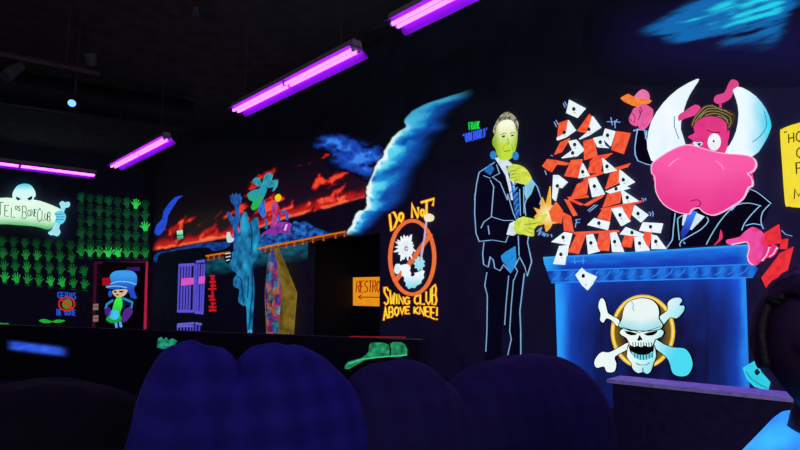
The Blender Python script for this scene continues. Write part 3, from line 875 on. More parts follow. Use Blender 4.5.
for q in [A(110, 280, 40, 325, 28, 380, 20, 450) + B(22, 60, 20, 150, 26, 240, 40, 276, 100, 270, 160, 280, 170, 252),
                       B(90, 0, 106, 30, 100, 100, 95, 165, 62, 188, 48, 216), B(95, 165, 150, 182, 196, 182),
                       A(118, 290, 132, 330, 100, 346, 135, 372, 168, 450) + B(168, 62, 194, 150, 210, 184),
                       A(270, 348, 302, 392, 318, 440) + B(322, 84, 312, 110), B(258, 0, 262, 60, 245, 110, 250, 160),
                       B(262, 252, 258, 280, 276, 368, 256, 432, 246, 392, 222, 345, 206, 378, 180, 416, 150, 380, 134, 408, 110, 396, 104, 360, 90, 345, 80, 392, 60, 380, 56, 330, 62, 280),
                       B(216, 250, 220, 340), B(80, 205, 86, 245), B(222, 40, 226, 160), B(240, 30, 242, 150), A(60, 340, 90, 352)]: lines('suit_outline', [q], .55, ol, man, layer=3)
lines('trouser_outline', [C(120, 55, 110, 115, 122, 160, 120, 320, 115, 412), C(218, 70, 206, 200, 200, 292), C(240, 88, 230, 200, 222, 320, 230, 355, 214, 428), C(288, 60, 268, 230, 272, 320, 272, 428), C(228, 0, 258, 50, 242, 90)], .52, '#84b4dc', man, layer=3)
fill('shirt', A(112, 262, 145, 250, 190, 290, 196, 360, 200, 450, 185, 450, 172, 390, 160, 340, 136, 300), '#dcecf4', man, layer=4)
fill('tie', A(162, 295, 182, 300, 178, 360, 190, 370, 205, 450) + B(214, 60, 217, 182, 208, 186, 196, 110, 184, 20), '#1c50a8', man, layer=5)
lines('tie_stripe', [B(186, 34, 206, 10), B(190, 58, 210, 32), B(194, 84, 212, 56), B(198, 110, 213, 82), B(202, 136, 215, 108), B(206, 160, 216, 134), A(178, 420, 196, 395)], .8, '#4a98e0', man, layer=6)
fill('shoulder_patch', A(62, 318, 92, 285, 108, 310, 90, 338), '#1f6cc0', man, layer=3)
fill('suit_patch', B(138, 342, 162, 322, 202, 298, 207, 372, 194, 400, 180, 420, 160, 380, 146, 368), lambda x, y: mix('#2aa0e8', '#1878c8', .5 + fbm(x * .4, y * .4)), man, layer=4)
def face_fn(x, y):
    c = mix('#fbffe0', '#c4e23c', sst(122, 148, y + 2 * fbm(x * .25, y * .25)))
    c = mix(c, '#8cb028', sst(4, 12, abs(x - 506.5) * .9 + (y - 128) * .08 - 1))
    return c
face = fill('face', Fh(112, 250, 120, 200, 140, 165, 175, 148, 215, 142, 250, 158, 268, 190, 274, 240, 272, 300, 264, 350, 250, 400, 225, 435, 190, 452, 150, 445, 126, 410, 114, 365, 96, 340, 92, 300, 102, 290), face_fn, man, layer=5, sm=3, step=1.2)
hr = fill('hair', Fh(112, 255, 98, 235, 104, 205, 125, 158, 160, 112, 198, 88, 235, 104, 268, 145, 280, 180, 272, 235, 264, 190, 246, 160, 214, 146, 176, 152, 142, 172, 124, 205), lambda x, y: mix('#3a342a', '#c8c0a0', .45 + 2.0 * fbm(x * .55 + y * .2, y * .3)), man, layer=6, sm=3, step=.8)
lines('eyebrow', [Fh(156, 262, 176, 248, 198, 252), Fh(226, 252, 242, 242, 260, 250)], .6, '#6a7a28', face, layer=6)
fill('eye', Fh(162, 274, 176, 264, 190, 268, 182, 278, 168, 282), '#26300c', face, layer=6, emit=.6)
fill('eye', Fh(230, 266, 242, 258, 254, 262, 248, 270, 236, 272), '#26300c', face, layer=6, emit=.6)
lines('nose_line', [Fh(206, 285, 214, 320, 205, 332, 196, 328)], .6, '#8aa028', face, layer=6)
lines('mouth', [Fh(180, 386, 205, 382, 226, 378)], .7, '#6a6a20', face, layer=6)
lines('cheek_line', [Fh(185, 335, 172, 360, 172, 380), Fh(236, 330, 244, 355, 240, 375)], .5, '#a0b830', face, layer=6)
fill('ear', Fh(108, 262, 96, 290, 98, 330, 114, 350, 116, 300), '#b4d040', man, layer=4)
fill('neck_bolt', ell(492.6, 155, 2.6, 4), '#2c88cc', man, layer=6)
fill('neck_bolt', ell(514.8, 155.6, 2.6, 4.2), '#2c88cc', man, layer=6)
hand_fn = lambda x, y: mix('#e4f258', '#a8c020', .4 + 1.2 * fbm(x * .25, y * .25))
h1 = fill('raised_hand', A(168, 322, 172, 300, 196, 288, 236, 300, 262, 330, 273, 364, 246, 380, 212, 372, 190, 366, 178, 352, 184, 334), hand_fn, man, layer=7, sm=2)
lines('finger_line', [A(176, 322, 205, 316), A(184, 338, 208, 330), A(182, 352, 208, 346), A(196, 366, 212, 358)], .55, '#5a6a10', h1, layer=8)
fill('cuff', A(246, 382, 266, 344, 288, 376, 272, 420, 252, 446, 244, 420), '#8ad0ec', man, layer=6)
h2 = fill('flicking_hand', B(198, 190, 240, 164, 290, 176, 340, 150, 346, 166, 302, 200, 282, 222, 282, 250, 262, 252, 240, 244, 206, 240), hand_fn, man, layer=7, sm=2)
lines('finger_line', [B(245, 200, 290, 196, 310, 190), B(262, 215, 284, 222), B(258, 232, 280, 240)], .55, '#5a6a10', h2, layer=8)
fill('cuff', B(164, 246, 178, 196, 200, 184, 206, 240, 190, 250), '#dff0f6', man, layer=6)
bst = fill('flash', B(288, 165, 302, 150, 286, 124, 314, 134, 322, 78, 338, 116, 358, 28, 360, 112, 392, 116, 386, 150, 404, 192, 366, 196, 356, 216, 340, 232, 334, 196, 306, 204), lambda x, y: mix('#fffac0', '#f0b020', math.hypot(x - 548, y - 214.5) / 12), man, layer=6, step=1.5)
lines('motion_marks', [B(300, 232, 320, 212, 306, 248, 322, 232), B(322, 248, 330, 236, 332, 252, 342, 240), B(344, 254, 352, 244), B(364, 244, 366, 256)], .6, '#7aa8e0', man, layer=4)

# ================================================================== painted pulpit
pod = thing('painted_pulpit', 'wide blue pulpit with a moulded rim painted on the right wall', 'painting', MAIN.at(650, 400, 0))
def rim_fn(x, y):
    yt = interp(x, [(543, 257), (747, 245)]); t = (y - yt) / 13
    e = max(sst(565, 543, x), sst(735, 755, x) * .5)
    n = fbm(x * .05, y * .3, 3)
    c = mix('#1878e8', '#0a3cb0', t + .6 * n)
    c = mix(c, '#2ab0f8', e * .8)
    return mix(c, '#38b8ff', sst(.18, 0, t) * .7)
def body_fn(x, y):
    u = (x - 556) / (747 - 556)
    n = fbm(x * .05, y * .02, 4); st = fbm(x * .35, y * .015, 3)
    edge = max(math.exp(-(max(0, u) / .11) ** 1.3), .85 * math.exp(-(max(0, 1 - u) / .09) ** 1.4))
    topg = math.exp(-max(0, (y - 280)) / 18) * .42
    c = mix('#05062c', '#1450d8', edge + topg + .22 * n + .1 * st)
    return mix(c, '#2aa4ff', sst(.5, 1.05, edge + .25 * n + .15 * st))
fill('panel', [(555, 282), (745.5, 278), (749.5, 400), (559, 410)], body_fn, pod, layer=2, step=3)
fill('rim', [(543, 257), (600, 254), (747, 244.5), (748.5, 252), (752, 258), (754, 264.5), (547, 270.5), (544.2, 264)], rim_fn, pod, layer=4, step=2)
mo = fill('moulding', [(547, 270.5), (754, 264.5), (757.5, 269), (752.5, 277.8), (555, 283.6), (550.5, 281), (548.5, 276)], lambda x, y: mix('#0c3a9c', '#1a74dc', .5 + .45 * math.sin(x * .42) + fbm(x * .1, y * .2)), pod, layer=3, step=1.8)
lines('moulding_line', [[(546.5, 270.6), (650, 267.6), (754.5, 264.4)], [(551, 282.6), (650, 280), (752, 277.2)]], 1.1, '#2a8cf4', mo, layer=5)
egg = []
x = 560
while x < 750:
    egg.append([(x, 272.5 - (x - 560) * .03), (x - 3, 277 - (x - 560) * .03), (x - 8, 280 - (x - 560) * .03)])
    x += 12.5
lines('carved_leaf', egg, .8, '#2a88e4', mo, layer=5, sm=3)
lines('glint', [[(574, 257.5), (575, 264)], [(583, 256.5), (583, 263.5)], [(571, 262), (585, 260.5)]], .5, '#48a8ff', pod, layer=5)

sk = thing('painted_skull_emblem', 'painted skull and crossbones over a gold ring on the pulpit', 'emblem', MAIN.at(643, 375, .008))
E_ = lambda *a: Z(590, 285, 4.5, *a)
cx, cy = 590 + 237 / 4.5, 285 + 210 / 4.5
fill('ring_inside', ell(cx, cy, 30, 35), lambda x, y: mix('#120d06', '#7a6010', sst(.55, 1.0, math.hypot((x - cx) / 30, (y - cy) / 35)) + .3 * fbm(x * .2, y * .2)), sk, layer=3)
ring('gold_ring', cx, cy, 32, 37, 3.6, '#f4c41e', sk, layer=4)
ring('gold_ring_line', cx, cy, 30.6, 35.6, .8, '#fff0a0', sk, layer=5)
def bone_fn(x, y):
    return mix('#eefcf4', '#4cdcf0', sst(640, 692, x + .55 * (y - 330) + 5 * fbm(x * .2, y * .2)))
OUT = '#060818'
def part_outlined(name, p, col, lay, sm=3):
    pp = smooth_pts(p, sm)
    o = fill(name, pp, col, sk, layer=lay)
    lines('outline', [pp + pp[:1]], .65, OUT, o, layer=lay + .5, emit=0)
    return o
for p in (E_(36, 98, 42, 68, 55, 58, 68, 72, 76, 104, 86, 130, 132, 156, 124, 188, 96, 160, 74, 152, 60, 171, 44, 158, 46, 130),
          E_(308, 146, 346, 114, 348, 80, 370, 60, 402, 56, 416, 70, 404, 90, 426, 94, 420, 122, 390, 151, 360, 148, 325, 182),
          E_(172, 258, 122, 284, 84, 302, 54, 300, 30, 320, 17, 350, 30, 374, 62, 368, 74, 392, 110, 390, 120, 354, 114, 322, 176, 286),
          E_(288, 240, 332, 265, 376, 280, 424, 284, 450, 310, 463, 360, 442, 405, 402, 412, 370, 396, 356, 350, 338, 322, 284, 276)):
    part_outlined('bone', p, bone_fn, 6)
part_outlined('jaw', E_(172, 268, 180, 296, 196, 318, 214, 332, 240, 336, 266, 330, 282, 312, 288, 270, 299, 318, 286, 352, 281, 372, 272, 392, 256, 402, 238, 392, 218, 398, 200, 388, 188, 372, 184, 352, 164, 322), bone_fn, 7, 2)
fill('mouth', E_(184, 268, 232, 276, 284, 268, 284, 300, 268, 322, 240, 328, 212, 322, 190, 304), '#05030c', sk, layer=7.4, emit=0, sm=2)
fill('lower_teeth', E_(186, 300, 200, 306, 218, 313, 240, 315, 262, 311, 282, 298, 284, 316, 266, 332, 240, 337, 212, 333, 192, 318), '#6ee0ec', sk, layer=7.8)
part_outlined('cranium', E_(146, 128, 154, 98, 172, 76, 200, 63, 240, 58, 280, 68, 304, 92, 312, 124, 310, 150, 328, 180, 312, 200, 266, 206, 222, 206, 168, 200, 128, 186, 142, 154), lambda x, y: mix('#eaf8f0', '#a8e4e8', sst(318, 331, y + .25 * abs(x - 640) + 3 * fbm(x * .2, y * .2))), 9)
part_outlined('upper_face', E_(132, 210, 150, 196, 180, 206, 222, 206, 266, 208, 312, 198, 333, 210, 322, 234, 294, 246, 282, 274, 262, 280, 246, 274, 230, 281, 214, 275, 198, 280, 178, 268, 164, 240, 140, 226), bone_fn, 8, 2)
fill('eye_socket', E_(154, 206, 182, 210, 212, 219, 204, 225, 186, 227, 166, 220), '#06060f', sk, layer=10, emit=0)
fill('eye_socket', E_(240, 220, 264, 213, 304, 204, 296, 218, 280, 227, 258, 228), '#06060f', sk, layer=10, emit=0)
lines('brow', [E_(140, 188, 180, 200, 220, 214, 266, 204, 318, 186)], .5, OUT, sk, layer=10, emit=0)
fill('nose_hole', E_(222, 226, 212, 248, 220, 252, 226, 246, 232, 250, 234, 244), '#08101c', sk, layer=10, emit=0)
tee = [E_(192 + i * 12, 258, 193 + i * 12, 278) for i in range(8)] + [E_(200 + i * 13, 306 + (7 - abs(i - 3) * 2), 201 + i * 13, 332 + (5 - abs(i - 3) * 3)) for i in range(7)]
lines('tooth_line', tee, .45, '#0e3c50', sk, layer=10, emit=.4)
lines('chin_line', [E_(236, 372, 238, 392), E_(206, 352, 222, 360, 250, 360, 268, 350)], .6, '#2a8090', sk, layer=10)
lines('crack', [E_(186, 72, 196, 90, 190, 104, 200, 116)], .5, '#6aa0a0', sk, layer=10)

# ================================================================== painted horned boss
Dm = lambda *a: Z(640, 75, 3.915, *a)
Em = lambda *a: Z(640, 180, 5, *a)
Om = lambda *a: Z(620, 60, 2.0455, *a)
Hm = lambda *a: Z(720, 220, 5.625, *a)
Gm = lambda *a: Z(615, 75, 6.92, *a)
dem = thing('painted_horned_boss', 'painted pink horned boss in a dark suit behind the pulpit', 'painting', MAIN.at(700, 262, 0))
fill('suit', Om(62, 215, 38, 205, 30, 180, 35, 140, 52, 142, 60, 170, 90, 200) + Om(262, 262, 285, 270, 312, 290, 300, 315, 285, 345, 270, 372, 100, 385, 105, 312), '#0b0820', dem, layer=1, emit=.4)
for q in [Em(175, 165, 165, 250, 160, 300, 128, 342), Em(216, 176, 190, 190, 188, 220, 196, 300), Em(332, 186, 341, 205, 300, 250, 206, 304, 200, 332),
                       Em(530, 40, 580, 58, 622, 90, 655, 118), Em(606, 130, 545, 115, 480, 126, 420, 180, 370, 250, 330, 322), Em(600, 128, 560, 168, 522, 216, 508, 252), Em(648, 122, 612, 160, 604, 210, 616, 244),
                       Em(528, 228, 566, 218, 606, 226), Em(544, 52, 500, 104, 456, 152), Om(36, 140, 30, 178, 36, 206, 70, 216), Om(50, 146, 57, 172, 72, 190), Gm(126, 386, 152, 378, 216, 386, 208, 440)]: lines('suit_outline', [q], .75, '#90c8ee', dem, layer=3, sm=2)
fill('shirt', Em(214, 186, 222, 160, 250, 150, 322, 182, 256, 250, 232, 236, 210, 226), '#d8eef8', dem, layer=3)
fill('tie', Em(244, 150, 284, 158, 264, 208, 246, 250, 208, 298, 203, 262, 226, 204), lambda x, y: mix('#3a7cf0', '#1830a0', sst(211, 236, y)), dem, layer=4)
lines('button', [Em(216, 310, 224, 318)], 1.2, '#70a8e0', dem, layer=4)
pk = lambda x, y: mix('#fa5ca4', '#e83486', sst(165, 222, y + 10 * fbm(x * .04, y * .04) + .3 * abs(x - 702)))
fill('horn', Dm(221, 16, 226, 24, 200, 62, 180, 102, 163, 160, 157, 212, 178, 280, 150, 288, 62, 344, 36, 312, 27, 262, 44, 182, 90, 110, 150, 54), lambda x, y: mix('#f8feff', '#d0f2f8', .3 + .7 * fbm(x * .06, y * .03)), dem, layer=4, sm=2)
fill('horn', Dm(360, 50, 374, 46, 402, 50, 450, 80, 490, 130, 510, 182, 508, 214, 480, 272, 434, 320, 328, 312, 352, 272, 376, 220, 386, 150, 376, 96), lambda x, y: mix('#eefeff', '#38d4ec', sst(742, 772, x + 6 * fbm(x * .08, y * .08))), dem, layer=4, sm=2, step=1.5)
lines('horn_line', [Dm(486, 142, 496, 196, 470, 240, 440, 262), Dm(136, 160, 134, 200, 152, 250)], .7, '#2a8aa8', dem, layer=5, sm=2)
face = fill('head', Dm(208, 200, 222, 172, 252, 158, 300, 158, 336, 178, 348, 222, 340, 262, 330, 310, 255, 298, 186, 276, 212, 262, 188, 244, 196, 236, 214, 226), '#e83a88', dem, layer=5, sm=2)
ha = fill('hair', Dm(196, 200, 206, 172, 232, 138, 252, 119, 282, 114, 312, 128, 344, 136, 369, 150, 364, 184, 342, 222, 338, 188, 302, 164, 250, 164, 216, 186, 208, 206), '#3c3218', dem, layer=6, sm=2)
for q in (Dm(204, 198, 212, 172, 236, 142, 256, 124, 284, 120), Dm(214, 184, 240, 152, 266, 132, 300, 130), Dm(232, 168, 256, 146, 290, 140, 320, 146), Dm(256, 158, 290, 150, 322, 158, 344, 178), Dm(300, 128, 336, 142, 362, 156), Dm(318, 146, 350, 162, 356, 186, 346, 206), Dm(304, 160, 334, 172, 346, 192), Dm(282, 118, 312, 134, 338, 140)): lines('hair_strand', [q], .5, '#a89c68', ha, layer=7, sm=3)
fill('eye', ell(640 + 290 / 3.915, 75 + 262 / 3.915, 6.4, 8.6, rot=.1), '#fbffff', face, layer=7)
fill('eye', Dm(206, 262, 240, 258, 244, 270, 226, 282, 212, 276), '#d8f0f8', face, layer=7)
fill('pupil', ell(713.6, 141.2, .9, 1.1), '#201018', face, layer=8, emit=0)
fill('pupil', Dm(222, 268, 240, 266, 232, 278), '#100818', face, layer=8, emit=0)
lines('eyebrow', [Dm(262, 216, 286, 224, 312, 224)], .9, '#7a1040', face, layer=7)
fill('horn_stub', Dm(150, 158, 176, 140, 214, 116, 233, 124, 228, 146, 200, 160, 170, 170, 152, 180), '#e84a90', dem, layer=5, sm=2)
lines('horn_stub_stalk', [Dm(206, 152, 226, 166), Dm(313, 108, 314, 140)], 2, '#d83a80', dem, layer=4)
fill('horn_stub', Dm(288, 97, 300, 78, 330, 70, 345, 36, 360, 17, 381, 24, 383, 44, 365, 56, 354, 86, 330, 104, 300, 112), '#e84a90', dem, layer=5, sm=2)
muz = smooth_pts(Dm(44, 358, 56, 338, 110, 300, 160, 278, 200, 274, 270, 295, 330, 307, 400, 312, 440, 323, 453, 350, 440, 376, 420, 386) + Om(268, 240, 270, 256, 261, 262, 250, 284, 222, 303, 192, 317, 172, 312, 160, 302, 146, 306, 140, 315, 114, 310, 88, 294, 73, 268, 71, 240, 65, 232), 3)
mz = fill('muzzle', muz, pk, dem, layer=7, step=3)
edge = [p for p in muz]
lines('muzzle_rim', [muz + muz[:1]], .9, '#ffc4e0', dem, layer=8)
lines('muzzle_crease', [Dm(112, 358, 130, 338, 152, 326), Dm(296, 336, 316, 350, 328, 370)], .8, '#ffa0cc', mz, layer=8, sm=2)
lines('chin_hook', [Em(252, 106, 284, 98, 303, 114, 296, 130, 276, 136)], 1.0, '#a01858', mz, layer=8, sm=2)
fill('cheek', Dm(50, 405, 60, 384, 74, 380, 72, 420, 56, 416), '#e8488e', dem, layer=6, sm=2)
fill('cheek', Dm(420, 390, 436, 384, 440, 420, 424, 442, 410, 420), '#e8488e', dem, layer=6, sm=2)
lines('eyelid', [Dm(210, 258, 228, 262, 246, 258)], .7, '#8a1848', face, layer=8)
fill('tail_tip', Em(402, 248, 412, 286, 392, 310, 368, 326, 394, 294), '#e83c6c', dem, layer=4, sm=2)
h3 = fill('pulpit_hand', Hm(34, 114, 60, 106, 110, 94, 136, 68, 182, 38, 218, 55, 242, 82, 247, 130, 236, 190, 216, 240, 186, 256, 162, 242, 150, 204, 160, 160, 150, 126, 110, 130, 62, 140, 38, 132), lambda x, y: mix('#f050a0', '#d82870', sst(.3, 1, .4 + fbm(x * .1, y * .1) + (x - 740) * .01)), dem, layer=8, sm=2)
fill('finger', Hm(244, 154, 262, 142, 278, 150, 276, 176, 256, 214, 218, 238, 238, 190), '#e03880', dem, layer=7, sm=2)
fill('finger', Hm(284, 142, 306, 138, 319, 152, 312, 184, 286, 208, 264, 212, 282, 172), '#e03880', dem, layer=7, sm=2)
lines('finger_rim', [Hm(62, 138, 110, 128, 152, 124, 164, 160, 154, 204, 166, 240, 186, 252), Hm(276, 152, 262, 196, 234, 228), Hm(318, 154, 300, 190, 276, 206)], .8, '#ffd0e8', dem, layer=9, sm=2)
fill('raised_hand', Gm(130, 158, 150, 126, 190, 98, 226, 120, 230, 170, 180, 180, 150, 172), '#f07ab4', dem, layer=6, sm=2)
rh = fill('raised_hand', Gm(172, 218, 190, 196, 252, 232, 249, 290, 230, 330, 196, 372, 166, 376, 160, 346, 130, 350, 106, 336, 95, 300, 114, 262, 128, 232, 158, 218), '#ec62a4', dem, layer=8, sm=2)
lines('finger_line', [Gm(172, 218, 186, 250, 168, 262), Gm(120, 262, 140, 300, 128, 330), Gm(166, 240, 176, 270, 160, 310), Gm(100, 300, 116, 320)], .7, '#8a1c58', rh, layer=9, sm=2)

# ================================================================== playing cards
F1 = lambda *a: Z(535, 90, 5, *a)
G1 = lambda *a: Z(535, 175, 5, *a)
H1 = lambda *a: Z(595, 150, 4.09, *a)
wc = [F1(170, 48, 250, 90, 208, 138, 155, 115), F1(165, 150, 200, 200, 150, 235, 108, 250, 108, 238, 155, 215), F1(285, 130, 325, 185, 265, 225, 218, 245, 262, 210),
      F1(165, 255, 205, 248, 245, 300, 185, 300), F1(185, 300, 240, 300, 205, 330, 130, 340), F1(290, 240, 330, 230, 345, 275, 365, 288, 310, 285), F1(350, 192, 398, 205, 375, 280, 335, 240),
      F1(235, 365, 270, 430, 215, 440), F1(335, 340, 405, 400, 345, 415), G1(90, 0, 115, 0, 160, 35, 130, 65, 115, 60, 100, 130, 85, 115), G1(265, 20, 300, 10, 345, 95, 285, 110),
      G1(145, 285, 180, 290, 165, 350, 80, 335), G1(120, 355, 165, 350, 150, 450, 90, 445), G1(255, 300, 285, 295, 320, 380, 265, 395), G1(375, 290, 400, 285, 440, 385, 385, 385), G1(295, 215, 370, 235, 360, 275, 260, 250),
      H1(100, 80, 160, 130, 110, 155, 98, 130), H1(40, 170, 110, 140, 140, 155, 60, 178), H1(105, 160, 180, 210, 115, 220), H1(160, 225, 215, 265, 185, 295, 150, 265), H1(65, 240, 105, 232, 140, 290, 105, 310),
      H1(195, 295, 275, 300, 265, 340, 180, 330), H1(125, 315, 200, 345, 185, 355, 100, 345), H1(160, 355, 190, 355, 220, 410, 165, 415), H1(230, 345, 250, 350, 290, 405, 230, 405)]
oc = [F1(118, 165, 165, 148, 155, 215, 110, 238), F1(270, 118, 285, 135, 262, 205, 258, 215, 210, 205), F1(172, 240, 130, 310, 95, 322, 125, 262), F1(240, 255, 290, 242, 310, 330, 245, 350),
      [(616, 131), (630, 133), (623, 154), (611, 150)], F1(270, 360, 300, 330, 385, 315, 345, 345), F1(35, 380, 60, 345, 105, 350, 175, 366, 150, 376, 105, 372, 80, 410, 60, 400), F1(180, 350, 235, 345, 215, 440, 145, 430),
      F1(275, 360, 335, 345, 325, 415, 262, 415), [(583, 180), (585, 177), (630, 163), (627, 167), (607, 172)], [(610, 173), (619, 170), (618, 183), (605, 189)], G1(210, 45, 265, 20, 255, 95, 180, 110),
      G1(160, 110, 260, 100, 265, 112, 175, 122), G1(145, 120, 165, 125, 210, 200, 190, 205), G1(170, 115, 240, 145, 225, 152, 165, 125), G1(240, 150, 345, 90, 335, 110, 260, 155), G1(135, 185, 175, 205, 190, 285, 145, 280),
      G1(205, 300, 255, 290, 215, 395, 165, 385), G1(320, 290, 375, 285, 365, 380, 305, 375), G1(185, 285, 415, 275, 420, 285, 200, 298), G1(330, 180, 380, 170, 370, 235, 310, 215),
      H1(50, 180, 105, 160, 100, 215, 30, 235), H1(20, 240, 190, 205, 185, 215, 30, 248), H1(115, 225, 155, 220, 140, 285, 110, 270), H1(120, 350, 160, 345, 145, 400, 105, 395), H1(200, 330, 230, 335, 220, 395, 195, 385)]
cards = [(p, 'white') for p in wc] + [(p, 'orange') for p in oc]
def cen(p): return sum(q[0] for q in p) / len(p), sum(q[1] for q in p) / len(p)
tiers = [115, 136, 156, 172, 190, 210, 231, 300]
tn = ['topmost', 'second highest', 'third highest', 'fourth highest', 'fourth lowest', 'third lowest', 'second lowest', 'lowest']
on = ['first', 'second', 'third', 'fourth', 'fifth', 'sixth', 'seventh', 'eighth', 'ninth']
tier = [next(i for i, t in enumerate(tiers) if cen(p)[1] < t) for p, c in cards]
for i, (p, c) in enumerate(cards):
    x, y = cen(p)
    row = sorted(cen(q)[0] for j, (q, d) in enumerate(cards) if d == c and tier[j] == tier[i])
    k = row.index(x)
    area = abs(sum(p[j][0] * p[(j + 1) % len(p)][1] - p[(j + 1) % len(p)][0] * p[j][1] for j in range(len(p)))) / 2
    what = ('white card' if c == 'white' else 'orange card') if area > 42 else ('white edge-on card' if c == 'white' else 'orange edge-on card')
    place = ('only one' if len(row) == 1 else on[k] + ' from left')
    lb = f'{what}, {place} in the {tn[tier[i]]} tier of the pile'
    lay = 5 + (i % 3) if c == 'white' else 4 + (i % 2) * .5
    if c == 'white':
        col = lambda X, Y: mix('#fbffff', '#c8ecf0', .35 + 1.2 * fbm(X * .2, Y * .2))
    else:
        col = lambda X, Y: mix('#ff6c38', '#e03418', .4 + 1.6 * fbm(X * .25, Y * .25))
    o = fill('playing_card', p, col, None, MAIN, lay, step=2.5, loc=MAIN.at(x, max(q[1] for q in p), 0))
    tag(o, lb, 'card', 'white cards of the tumbling pile' if c == 'white' else 'orange cards of the tumbling pile')
    if c == 'white' and area > 42:
        fill('pip', ell(x - .4, y - .6, 1.7, 2.0, 10), '#123a30', o, MAIN, lay + .4, emit=.6, thick=.0015)
        fill('pip', ell(x + .6, y + 3, .8, .6, 8), '#c89020', o, MAIN, lay + .4, thick=.0015)
fl = fill('playing_card', B(354, 142, 384, 100, 410, 135, 405, 195, 368, 186), lambda X, Y: mix('#ff7a30', '#e03018', .4 + fbm(X * .3, Y * .3)), None, MAIN, 8, step=2, loc=MAIN.at(555, 222, 0))
tag(fl, 'orange card struck by the yellow flash at the finger of the suited man', 'card')
hc2 = fill('playing_card', Gm(35, 160, 62, 142, 92, 130, 130, 152, 180, 162, 245, 172, 232, 190, 186, 206, 150, 218, 108, 206, 60, 184), lambda X, Y: mix('#ff9a38', '#e85020', .4 + fbm(X * .3, Y * .3)), None, MAIN, 7, step=2, loc=MAIN.at(633, 105, 0))
tag(hc2, 'bent orange card pinched in the raised pink hand', 'card')
pc = fill('playing_card', Z(535, 240, 6.424, 300, 178, 325, 205, 395, 235, 368, 282, 335, 322, 300, 290, 258, 225), lambda X, Y: mix('#fbffff', '#c0ecf4', .35 + fbm(X * .2, Y * .2)), None, MAIN, 6, step=2.5, loc=MAIN.at(587, 290, 0))
tag(pc, 'white card falling across the blue rim of the pulpit', 'card')
fill('pip', Z(535, 240, 6.424, 304, 218, 318, 218, 320, 240, 304, 244, 298, 232), '#0c1c2c', pc, MAIN, 6.4, emit=.3, thick=.0015)
fill('pip', ell(586, 285, 1, .7), '#c8a040', pc, MAIN, 6.4, thick=.0015)
tcx = Z(740, 320, 3.467, 9, 166, 56, 138, 72, 180, 104, 216, 96, 246, 50, 232, 22, 205)
tcd = fill('playing_card', tcx, '#34d8ec', None, MAIN, 3, loc=MAIN.at(755, 391, 0))
tag(tcd, 'bright turquoise card low on the wall beside the head of the seated child', 'card')
fill('pip', Z(740, 320, 3.467, 50, 176, 60, 168, 70, 182, 60, 192, 52, 188), '#0a3440', tcd, MAIN, 3.4, emit=.3, thick=.0015)
lines('card_line', [Z(740, 320, 3.467, 20, 178, 40, 206, 72, 226, 94, 236)], .7, '#0c6478', tcd, MAIN, 3.4, thick=.0015)
for p, lay, lb in ((Hm(240, 78, 330, 24, 343, 130, 250, 142), 4, 'red card fanned out highest above the fingers of the pink hand'),
                   (Hm(345, 110, 382, 104, 376, 165, 334, 162), 3, 'small red card corner between the fanned cards right of the pink hand'),
                   (Hm(330, 190, 411, 150, 372, 300, 350, 292), 5, 'red card at the right of the fanned cards below the pink hand'),
                   (Hm(330, 196, 361, 302, 260, 386, 232, 325), 6, 'largest red card slanting down left below the pink hand'),
                   (Hm(300, 350, 360, 350, 310, 382, 280, 396), 4, 'small red card corner at the bottom of the fanned cards')):
    o = fill('playing_card', p, lambda X, Y: mix('#f83428', '#c81818', .4 + 1.2 * fbm(X * .2, Y * .2)), None, MAIN, lay, step=2.5, loc=MAIN.at(*cen(p), 0))
    tag(o, lb, 'card', 'red cards in the pink hand')
mm = thing('painted_motion_marks', 'small pale blue motion marks painted around the tumbling cards', 'painting', MAIN.at(600, 130, 0))
for q in [F1(140, 66, 150, 88), F1(148, 58, 158, 78), F1(95, 158, 106, 184), F1(104, 150, 114, 172), F1(358, 158, 426, 160), F1(378, 136, 386, 176), F1(398, 152, 400, 190), F1(410, 146, 396, 172)]: lines('mark', [q], .6, '#8ab4ec', mm, layer=2)
for q in [H1(190, 196, 200, 204, 196, 212), H1(204, 196, 208, 206), H1(220, 254, 228, 260, 224, 270), H1(234, 250, 238, 262, 234, 272), G1(262, 178, 300, 148), G1(270, 184, 312, 150), G1(200, 225, 226, 220), G1(204, 240, 222, 236), G1(208, 222, 200, 262), Hm(345, 58, 370, 82, 405, 90), F1(78, 326, 88, 330), F1(48, 402, 56, 424)]: lines('mark', [q], .6, '#8ab4ec', mm, layer=2)

# yellow sign at the right edge
ys = thing('yellow_sign', 'yellow rounded sign board with dark lettering at the right edge', 'sign', MAIN.at(800, 206, 0))
fill('board', smooth_pts([(780, 133), (781.5, 129.5), (786, 127), (800, 122.5), (842, 112), (846, 116), (850, 204), (846, 209), (800, 207.5), (788, 206), (785, 203), (782.5, 170)], 2), lambda x, y: mix('#f4e020', '#e8b818', sst(.3, 1, .35 + fbm(x * .06, y * .06))), ys, layer=6, step=4)
ink = []
ink += letter_strokes('"', quad((784, 131.5), (787, 131), (787, 138), (784, 138)))
ink += letter_strokes('H', quad((788.5, 134), (793.5, 132.5), (793.8, 142), (788.8, 143)))
ink += letter_strokes('O', quad((796, 132), (802, 130.5), (802, 141), (796, 142)))
ink += letter_strokes('O', quad((796.5, 148), (802.5, 147), (802.5, 157), (796.5, 158)))
ink += letter_strokes('F', quad((796, 163), (802.5, 162), (802.5, 174), (796.5, 174)))
ink += letter_strokes('M', quad((794, 189), (803, 189), (803, 199.5), (794, 199)))
lines('lettering', ink, 1.1, '#5a3a08', ys, layer=7, emit=.6)

